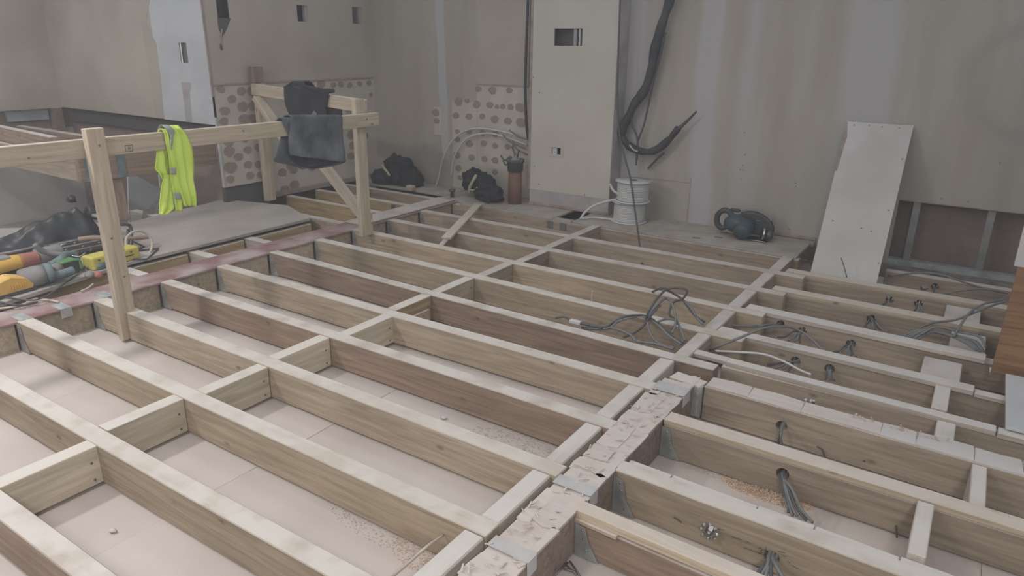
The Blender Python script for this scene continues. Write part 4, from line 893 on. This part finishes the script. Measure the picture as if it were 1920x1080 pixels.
# cut tails standing behind the broad dusty joist
ct_ = tag(thing('cable_tails', GY(1508, 750, 2.98)), 'bunch of cut cable tails behind the broad dusty joist', 'cable bundle')
for k in range(5):
    x = 1503+k*4; tube('cable', M_['white_cable' if k % 2 else 'cable'], [GY(x, 790, 2.98), GY(x+2, 765, 2.98), GY(x+3+k, 748+k, 2.95)], .007, ct_)
tube('cable', M_['cream_cable'], [GY(1508, 760, 2.98), GY(1518, 751, 2.96), GY(1528, 752, 2.94)], .005, ct_)
cb([(1330, 657, 3.35), (1350, 648, 3.3), (1390, 632, 3.35), (1430, 616, 3.4), (1462, 612, 3.5), (1490, 616, 3.6), (1515, 630, 3.6), (1540, 655, 3.55), (1553, 680, 3.5), (1556, 700, 3.42)], 'long cable arching over two right-bay joists', 'cable')
cb([(1342, 658, 3.3), (1380, 660, 3.3), (1430, 664, 3.3), (1470, 678, 3.3), (1500, 694, 3.25), (1520, 702, 3.2)], 'pale cable lying along the fifth right-bay joist', 'white_cable', .006)
cb([(1700, 640, 4.1), (1715, 622, 4.1), (1745, 606, 4.15), (1790, 600, 4.2), (1830, 585, 4.2), (1862, 572, 4.25), (1885, 565, 4.3)], 'long pale cable looping over the eighth joist to the partition', 'cable')
cb([(1788, 632, 4.0), (1800, 612, 4.05), (1815, 590, 4.15), (1840, 572, 4.3), (1870, 564, 4.35), (1888, 560, 4.4)], 'grey cable rising steeply beside the partition end', 'cable')
cb([(1665, 517, 5.2), (1720, 512, 5.15), (1760, 514, 5.12), (1810, 530, 5.1), (1850, 542, 5.1), (1885, 550, 5.1)], 'thin cable sagging across the tenth joist', 'cable')
cb([(1770, 552, 4.95), (1800, 545, 4.95), (1840, 542, 4.95), (1870, 545, 4.95), (1890, 550, 4.95)], 'pale cable curling near the foot of the partition', 'cable')
rd = random.Random(5)
for k in range(7):
    o1 = rd.uniform(-5, 5)
    cb([(1690+k*6, 632+o1, 4.0), (1720+k*6, 618+o1, 4.03), (1760+k*7, 622+o1+k, 4.03), (1800+k*6, 636+o1, 4.0), (1830+k*3, 655+o1, 3.95)], ['leftmost', 'second from left', 'third from left', 'middle', 'third from right', 'second from right', 'rightmost'][k]+' of seven grey cables heaped between seventh and eighth joists', 'cable')
tag(tube('twin_wire', M_['cable'], [GY(1577, 483, 5.0), GY(1582, 498, 4.99), GY(1588, 520, 4.97)], .004), 'thin wire pair poking up before the leaning sheet', 'wire')

# ================================================================== SMALL THINGS ON THE RIGHT
bp_ = tag(thing('bolt_plate', GY(1330, 993, 1.968)), 'bright toothed plate washer and bolt on the stamped joist', 'bolt')
c0 = GY(1331, 995, 1.968); bm = bmesh.new(); n = 14; ring = []
for k in range(n*2):
    a_ = math.pi*k/n; r = .03 if k % 2 else .022; ring.append(c0+Vector((r*math.cos(a_), -.004, r*math.sin(a_)*1.05)))
add_prism(bm, ring, (0, .003, 0)); link('washer', bm, M_['chrome'], bp_)
lathe('nut', M_['chrome'], [(0, 0), (.014, 0), (.014, .012), (.009, .013), (.009, .024), (0, .024)], c0+Vector((0, -.004, 0)), bp_, (0, -1, 0), 6, False)
for a_ in range(0, 360, 45):
    q = c0+Vector((.026*math.cos(math.radians(a_)), -.005, .027*math.sin(math.radians(a_)))); lathe('tooth', M_['chrome'], [(.006, 0), (0, .010)], q, bp_, (0, -1, 0), 5, False)
def text_on(s, x, y, Y, size, parent, flip=False):
    cu = bpy.data.curves.new('stamp', 'FONT'); cu.body = s; cu.size = size; cu.extrude = .0004
    o = bpy.data.objects.new('grade_stamp', cu); C.objects.link(o)
    bpy.context.view_layer.update()
    me = bpy.data.meshes.new_from_object(o.evaluated_get(bpy.context.evaluated_depsgraph_get())); bpy.data.objects.remove(o)
    me.materials.clear(); me.materials.append(M_['ink'])
    o = bpy.data.objects.new('grade_stamp', me); C.objects.link(o)
    Mx = Matrix.Translation(GY(x, y, Y)) @ Matrix.Rotation(-.03, 4, 'Y') @ Matrix.Rotation(math.pi/2, 4, 'X')
    place(o, Mx, parent); return o
YS = 1.957
text_on('35', 1420, 1037, YS, .034, R2)
for (xa, ya, xb, yb) in ((1394, 1026, 1436, 1041), (1437, 1024, 1436, 1041), (1400, 1016, 1408, 1019), (1372, 1006, 1390, 1012), (1345, 991, 1358, 994), (1459, 1033, 1473, 1037), (1464, 1038, 1474, 1045), (1478, 1052, 1482, 1056), (1484, 1059, 1498, 1067)):
    tube('grade_stamp', M_['ink'], [GY(xa, ya, YS), GY(xb, yb, YS)], .0011, R2, 4, 0)
for (x, y) in ((1272, 972),): tube('split', M_['ink'], [GY(1264, 970, 1.971), GY(1271, 974, 1.971), GY(1278, 980, 1.971)], .003, R2, 4)
for k, (xa, ya, xb, yb, Y, par) in enumerate([(1532, 837, 1542, 843, 2.778, R4), (1542, 843, 1546, 855, 2.777, R4), (1580, 878, 1592, 880, 2.775, R4), (1680, 985, 1682, 1014, 2.41, R3), (1620, 863, 1622, 866, 2.76, R4)]):
    tube('gouge', M_['ink'], [GY(xa, ya, Y), GY(xb, yb, Y)], .003, par, 4, 0)
for k, (x, y, a_) in enumerate(((1053, 1066, 1.5), (1068, 1065, -.4), (1078, 1066, -.6), (1063, 1068, .2))):
    p = G(x, y, SUB+.006); v = Vector((math.cos(a_), math.sin(a_), 0))*.035
    tag(tube('nail', M_['nail'], [p-v, p+v], .0035, None, 5, 0), ['leftmost, upright-lying', 'second from left, slanting', 'rightmost, slanting', 'lowest, level'][k]+' loose nail beside the nearest right-bay joist', 'nail', 'loose nails on the subfloor')
for k, (x, y) in enumerate(((832, 785), (211, 997), (997, 814))):
    p = G(x, y, SUB); tag(blob('paper_scrap', M_['sheet'], p+Vector((0, 0, .006)), (.016, .01, .007), None, .6, 4, 40+k, 2), ['tiny white scrap on the subfloor between fourth and fifth joists', 'tiny white scrap on the subfloor near the bottom left', 'dark-edged chip on the subfloor before the centre noggins'][k], 'scrap')
tag(beam('splinter', W['batten'], GY(1695, 1025, 2.38)+Vector((0, -.02, 0)), GY(1712, 1030, 2.38)+Vector((.03, -.02, 0)), .006, .005), 'pale wood splinter lodged beside the near block', 'splinter')
def pile(name, x, y, z, rx, ry, h, mat, n, label, seed, flat=False):
    rd = random.Random(seed); c = G(x, y, z); bm = bmesh.new()
    for k in range(n):
        a_ = rd.uniform(0, 6.283); q = math.sqrt(rd.random()); u, v = q*math.cos(a_), q*math.sin(a_)
        px, py, pz = c.x+u*rx, c.y+v*ry, z+h*max(0, 1-q*q)*rd.random()
        L_ = rd.uniform(.002, .007); w2 = rd.uniform(.001, .003)
        add_box(bm, -L_/2, L_/2, -w2/2, w2/2, 0, .0015, Matrix.Translation((px, py, pz)) @ Matrix.Rotation(rd.uniform(0, 3.1), 4, 'Z') @ Matrix.Rotation(rd.uniform(-.5, .5), 4, 'Y'))
    o = link(name, bm, mat); tag(o, label, 'sawdust', kind='stuff'); return o
pile('sawdust', 1435, 925, SUB, .17, .055, .012, M_['sawdust'], 2600, 'orange sawdust spilled beside the third right-bay joist', 1)
pile('sawdust', 800, 1035, SUB, .13, .09, .004, M_['sawdust'], 500, 'thin pale sawdust near the front centre noggin', 2)
pile('wood_shavings', 960, 830, SUB, .2, .09, .003, M_['dust'], 420, 'scattered shavings on the subfloor at the third bay end', 3)
pile('wood_shavings', 720, 985, SUB, .25, .09, .003, M_['dust'], 500, 'scattered shavings on the subfloor of the front bay', 4)
pile('wood_shavings', 1330, 880, SUB, .2, .05, .003, M_['dust'], 350, 'scattered shavings between second and third right-bay joists', 5)
tag(box('white_board', M_['skim'], (.278, 1.1, 3.12, 3.70, .003, .015), None, .002), 'white board lying across the joists at the right edge', 'board')

# ================================================================== TOOLS ON THE PLATFORM
Z0 = .033
bg = tag(thing('black_jacket', (-5.17, 2.0, Z0)), 'glossy black jacket heaped behind the tools', 'jacket')
bm = bmesh.new(); n, m = 26, 16; grid = []
topz = [(q.y, q.z) for q in (GX(x_, y_, -5.17) for x_, y_ in ((-60, 462), (0, 447), (33, 437), (55, 423), (93, 405), (120, 398), (133, 394), (144, 386), (152, 396), (167, 407), (174, 414), (178, 440)))]
def tz(y):
    for (a, za), (b, zb) in zip(topz, topz[1:]):
        if a <= y <= b: return za+(zb-za)*(y-a)/(b-a)
    return Z0
n, m = 44, 22; yA, yB = topz[0][0], topz[-1][0]
for i in range(n+1):
    y = yA+(yB-yA)*i/n; row = []
    for j in range(m+1):
        t = j/m; x = -5.02-.33*t
        hgt = max(0, tz(y)-Z0-.01)*math.sin(math.pi*t)**.5
        cr = abs(noise.noise(Vector((x*9+y*4, y*7-x*3, 1))))*.05+abs(noise.noise(Vector((x*19, y*15, 5))))*.022
        row.append(bm.verts.new((x+noise.noise(Vector((y*8, t*4, 2)))*.03, y, Z0+max(0, hgt-cr*(hgt/.25)+.012))))
    grid.append(row)
for a, b in zip(grid, grid[1:]):
    for j in range(m): bm.faces.new((a[j], a[j+1], b[j+1], b[j]))
link('body', bm, M_['bag'], bg, smooth=True)
blob('collar', M_['bag'], (-5.17, 2.33, .36), (.035, .03, .035), bg, .4, 3, 2, 2)
blob('sleeve', M_['bag'], (-5.15, 2.44, .24), (.05, .05, .06), bg, .35, 3, 5, 3, sharp=.2)
hb = tag(thing('tool_bag', (-4.82, 1.65, Z0)), 'open black tool bag behind the drills', 'bag')
blob('body', M_['black'], (-4.94, 1.60, .105), (.09, .36, .085), hb, .18, 2, 3, 3)
tube('rim', M_['grey'], [(-4.86, 1.3, .165), (-4.85, 1.6, .17), (-4.85, 1.85, .165), (-4.9, 1.96, .16)], .008, hb)
def P3(x, y, z): return G(x, y, z)
# black bar clamps / cases
for k, (x, y, z, ln) in enumerate(((135, 450, .13, .34), (150, 456, .11, .36), (165, 462, .08, .3))):
    c = G(x, y, z); t = tag(thing('bar_clamp', c), ['upper dark metal bar on the tool heap', 'middle dark metal bar on the tool heap', 'lower dark metal bar on the tool heap'][k], 'clamp', 'bars on the tool heap')
    cbar = box('bar', M_['darkmetal'], (c.x-.03, c.x+.03, c.y-ln/2, c.y+ln/2, z-.03, z), t, .006)
    box('edge', M_['grey'], (c.x+.018, c.x+.031, c.y-ln/2+.02, c.y+ln/2-.02, z-.004, z+.003), t, .001)
    for q in (-.3, 0, .3): lathe('bolt', M_['grey'], [(0, 0), (.009, 0), (.009, .006), (0, .006)], (c.x+.03, c.y+ln*q, z-.016), cbar, (1, 0, 0), 8)
hd = tag(tube('wooden_handle', M_['handle'], [GX(147, 449, -4.85), GX(170, 446, -4.83), GX(205, 446, -4.80), GX(245, 447, -4.77), GX(280, 444, -4.76)], lambda t: .016 if t < .6 else .014), 'pinkish wooden tool handle lying across the heap behind the post', 'tool handle')
vb = tag(thing('metal_bracket', (-4.98, 2.42, .05)), 'grey metal clamp head beside the black jacket', 'clamp')
box('plate', M_['grey'], (-5.0, -4.93, 2.36, 2.52, .255, .275), vb, .004)
prism('body', M_['galv'], [(-4.95, 2.39, .255), (-4.95, 2.50, .255), (-4.95, 2.48, .10), (-4.95, 2.41, .10)], (-.05, 0, 0), vb, .004)
box('screw', M_['darkmetal'], (-4.945, -4.935, 2.415, 2.43, .11, .25), vb)
stn = tag(thing('folding_stand', (-4.95, 2.6, Z0)), 'dark tubular folding stand right of the near post', 'stand')
tube('frame', M_['darkmetal'], [GX(222, 421, -4.95), GX(238, 421, -4.95), GX(245, 426, -4.95), GX(246, 445, -4.93), GX(245, 470, -4.9)], .012, stn, 8, 5)
tube('frame', M_['darkmetal'], [GX(240, 430, -4.97), GX(240, 470, -4.92)], .010, stn, 8, 3)
tube('foot', M_['darkmetal'], [G(245, 474, Z0+.006), G(270, 462, Z0+.006), G(248, 452, Z0+.02)], .006, stn, 6, 0)
tube('foot', M_['darkmetal'], [G(230, 472, Z0+.006), G(297, 466, Z0+.006), G(275, 486, Z0+.006), G(250, 486, Z0+.006)], .006, stn, 6, 0)
tag(tube('cream_hose', M_['cream_cable'], [GX(238, 470, -4.62), GX(236, 450, -4.66), GX(246, 437, -4.68), GX(262, 433, -4.70), GX(277, 440, -4.70), GX(285, 455, -4.68), GX(282, 472, -4.62), GX(270, 484, -4.58), GX(252, 492, -4.55), GX(235, 497, -4.53)], .0085, None, 8), 'cream flexible hose standing in a round loop', 'hose')
# yellow case
yb = tag(thing('yellow_box', G(212, 496, Z0)), 'yellow plastic site box behind the near post', 'box')
c = G(210, 494, Z0); bm = bmesh.new()
add_box(bm, -.055, .055, -.16, .17, 0, .085, Matrix.Translation(c) @ Matrix.Rotation(.12, 4, 'Z')); bevel(bm, .012, 2); ycase = link('case', bm, M_['yellow'], yb)
bm = bmesh.new(); add_box(bm, .0555, .058, -.13, .12, .035, .041, Matrix.Translation(c) @ Matrix.Rotation(.12, 4, 'Z')); link('seam', bm, M_['dkplastic'], yb)
for dy in (-.12, .0, .1):
    q = c+Vector((.058-dy*.12, dy+.01, .062)); lathe('screw', M_['dkplastic'], [(0, 0), (.007, 0), (.007, .003), (0, .003)], q, ycase, (1, 0, 0), 8)
tr = tag(thing('tape_roll', G(185, 503, Z0)), 'grey-green roll of tape before the yellow box', 'tape roll')
lathe('roll', M_['teal'], [(.022, 0), (.047, 0), (.047, .04), (.022, .04), (.022, 0)], G(185, 503, Z0), tr, seg=20); lathe('core', M_['creamdots'], [(.02, .002), (.0225, .002), (.0225, .042), (.02, .042), (.02, .002)], G(185, 503, Z0), tr, seg=16)
pg = tag(thing('mains_plug', G(172, 522, Z0)), 'grey plug with a red cap at the platform edge', 'plug')
c = G(178, 521, Z0); blob('cap', M_['red'], c+Vector((.02, .015, .02)), (.026, .026, .024), pg, .1, 2, 2, 2, False); blob('body', M_['grey'], c+Vector((-.015, -.02, .022)), (.035, .03, .024), pg, .15, 2, 3, 2, False)
tube('cord', M_['cable'], [c+Vector((-.03, -.03, .02)), G(162, 508, Z0+.01), G(160, 500, Z0+.008), G(178, 503, Z0+.006)], .005, pg)
# green battery charger
gb = tag(thing('laser_level', G(128, 512, Z0)), 'black and bright green tool among the heap', 'power tool')
c = G(126, 513, Z0); box('body', M_['dkplastic'], (c.x-.06, c.x+.04, c.y-.07, c.y+.07, Z0, Z0+.085), gb, .012, 2)
tube('green_trim', M_['green'], [(c.x+.042, c.y-.05, Z0+.082), (c.x+.042, c.y+.055, Z0+.085), (c.x+.045, c.y+.066, Z0+.06), (c.x+.047, c.y+.066, Z0+.02)], .009, gb, 6, 3)
box('green_top', M_['green'], (c.x-.05, c.x+.03, c.y-.05, c.y+.05, Z0+.084, Z0+.090), gb, .003)
# dusty teal drill
td = tag(thing('cordless_drill', G(95, 535, Z0)), 'dusty teal drill lying on its side in the heap', 'drill')
tube('body', M_['teal'], [GX(78, 517, -4.55), GX(92, 507, -4.58), GX(105, 495, -4.62), GX(118, 484, -4.66)], lambda t: .042-.016*t, td, 10)
tube('handle', M_['teal'], [GX(70, 522, -4.52), GX(82, 528, -4.5), GX(97, 524, -4.5)], lambda t: .03, td, 8)
lathe('chuck', M_['grey'], [(0, 0), (.03, 0), (.034, .03), (.03, .06), (0, .065)], GX(98, 509, -4.53), td, (.7, .4, .5), 14)
tube('fork', M_['teal'], [GX(112, 492, -4.6), GX(122, 478, -4.66), GX(138, 477, -4.68), GX(146, 488, -4.66)], lambda t: .026-.008*t, td, 8)
tube('lever', M_['grey'], [GX(65, 458, -4.7), GX(75, 468, -4.7), GX(90, 474, -4.7), GX(122, 479, -4.68)], lambda t: .018, td, 6)
tube('spanner', M_['chrome'], [GX(135, 480, -4.65), GX(150, 481, -4.64), GX(160, 474, -4.66)], .006, td, 6)
# grey battery / grinder body
gy = tag(thing('angle_grinder', G(55, 545, Z0)), 'dusty grey cylinder-bodied grinder beside the yellow battery', 'grinder')
c = G(52, 540, Z0); lathe('body', M_['grey'], [(0, 0), (.055, 0), (.062, .02), (.06, .10), (.05, .13), (0, .135)], c+Vector((.0, -.03, .055)), gy, (.25, 1, .12), 16)
lathe('collar', M_['teal'], [(.02, .13), (.058, .132), (.056, .17), (.02, .175)], c+Vector((.0, -.03, .055)), gy, (.25, 1, .12), 16)
tube('grip', M_['teal'], [c+Vector((.04, .12, .05)), c+Vector((.05, .18, .05)), c+Vector((.05, .24, .055))], lambda t: .026, gy, 8)
# orange drill
od = tag(thing('cordless_drill', G(15, 525, Z0)), 'orange-yellow drill with red collar and dark chuck at far left', 'drill')
c = G(12, 520, Z0); tube('body', M_['orange'], [c+Vector((0, -.28, .07)), c+Vector((0, -.1, .075)), c+Vector((0, .02, .08)), c+Vector((0, .09, .08))], lambda t: .052-.008*t, od, 12)
box('rail_cover', M_['grey'], (c.x-.05, c.x+.03, c.y-.25, c.y+.04, .14, .165), od, .012, 2)
tube('collar', M_['red'], [c+Vector((0, .09, .08)), c+Vector((.0, .14, .08)), c+Vector((0, .19, .078))], lambda t: .045-.004*t, od, 12)
tube('chuck', M_['grey'], [c+Vector((-.02, .19, .08)), c+Vector((-.02, .27, .085)), c+Vector((-.03, .34, .09))], lambda t: .05-.012*t*t, od, 12)
tube('bit', M_['chrome'], [c+Vector((-.05, .33, .11)), c+Vector((-.07, .42, .115))], .006, od, 6, 0)
box('foot', M_['dkplastic'], (c.x-.05, c.x+.05, c.y-.3, c.y-.06, Z0, Z0+.03), od, .01)
rt = tag(thing('reciprocating_saw', G(55, 495, .08)), 'red tool body behind the orange drill', 'power tool')
tube('body', M_['red'], [GX(34, 492, -4.86), GX(50, 486, -4.86), GX(68, 484, -4.86), GX(80, 487, -4.84)], lambda t: .024-.008*t, rt, 10); tube('blade', M_['chrome'], [GX(78, 487, -4.83), GX(90, 494, -4.8)], .005, rt, 5, 0)
# amber battery
ab = tag(thing('battery_pack', G(22, 550, Z0)), 'amber ribbed battery pack at the platform edge', 'battery')
c = G(20, 551, Z0); poly = [(-.1, 0), (.11, 0), (.12, .03), (.075, .075), (.0, .10), (-.06, .085), (-.11, .05)]
ashell = prism('shell', M_['amber'], [c+Vector((.05-u*.12, u, v+.012)) for u, v in poly], (-.10, 0, 0), ab, .008)
prism('base', M_['dkplastic'], [c+Vector((.056-u*.12, u*1.02, v)) for u, v in ((-.1, 0), (.115, 0), (.118, .02), (-.1, .02))], (-.11, 0, 0), ab)
for k in range(7):
    u = -.02+k*.014; box('rib', M_['orange'], (c.x+.051-u*.12, c.x+.056-u*.12, c.y+u, c.y+u+.006, Z0+.035, Z0+.062), ashell)
# cords along the platform edge
tag(tube('power_cord', M_['cabled'], [G(0, 556, Z0+.006), G(30, 560, Z0+.006), G(60, 563, Z0+.006), G(85, 556, Z0+.006), G(105, 543, Z0+.006), G(125, 528, Z0+.006), G(150, 510, Z0+.01), G(165, 490, Z0+.03)], .005), 'dark power cord winding along the platform edge', 'cord')
tag(tube('power_cord', M_['cream_cable'], [G(-10, 580, .02), G(30, 574, .02), G(60, 566, .016), G(85, 562, .012), G(110, 566, .012)], .006), 'cream cord lying over the edge at the far left', 'cord')
tag(tube('power_cord', M_['cream_cable'], [G(152, 546, .01), G(165, 540, .012), G(175, 532, .02)], .006), 'short cream cord end resting on the steel beam', 'cord')
tag(tube('power_cord', M_['cabled'], [G(-10, 564, Z0+.005), G(20, 570, Z0+.005), G(45, 572, .02), G(70, 566, .016)], .006), 'black cord looping under the amber battery', 'cord')

# ================================================================== DUST IN THE AIR
hm = bpy.data.materials.new('dust_haze'); hm.use_nodes = True; nt = hm.node_tree; nt.nodes.clear()
vo_ = nt.nodes.new('ShaderNodeVolumeScatter'); vo_.inputs['Color'].default_value = (.93, .95, 1, 1); vo_.inputs['Density'].default_value = .017; vo_.inputs['Anisotropy'].default_value = .2
ou = nt.nodes.new('ShaderNodeOutputMaterial'); nt.links.new(vo_.outputs[0], ou.inputs['Volume'])
hz_ = box('dust_haze', hm, (-8.7, 2.6, -2.0, 6.2, -1.5, 2.78)); tag(hz_, 'thin dust haze hanging in the room air', 'haze', kind='stuff')
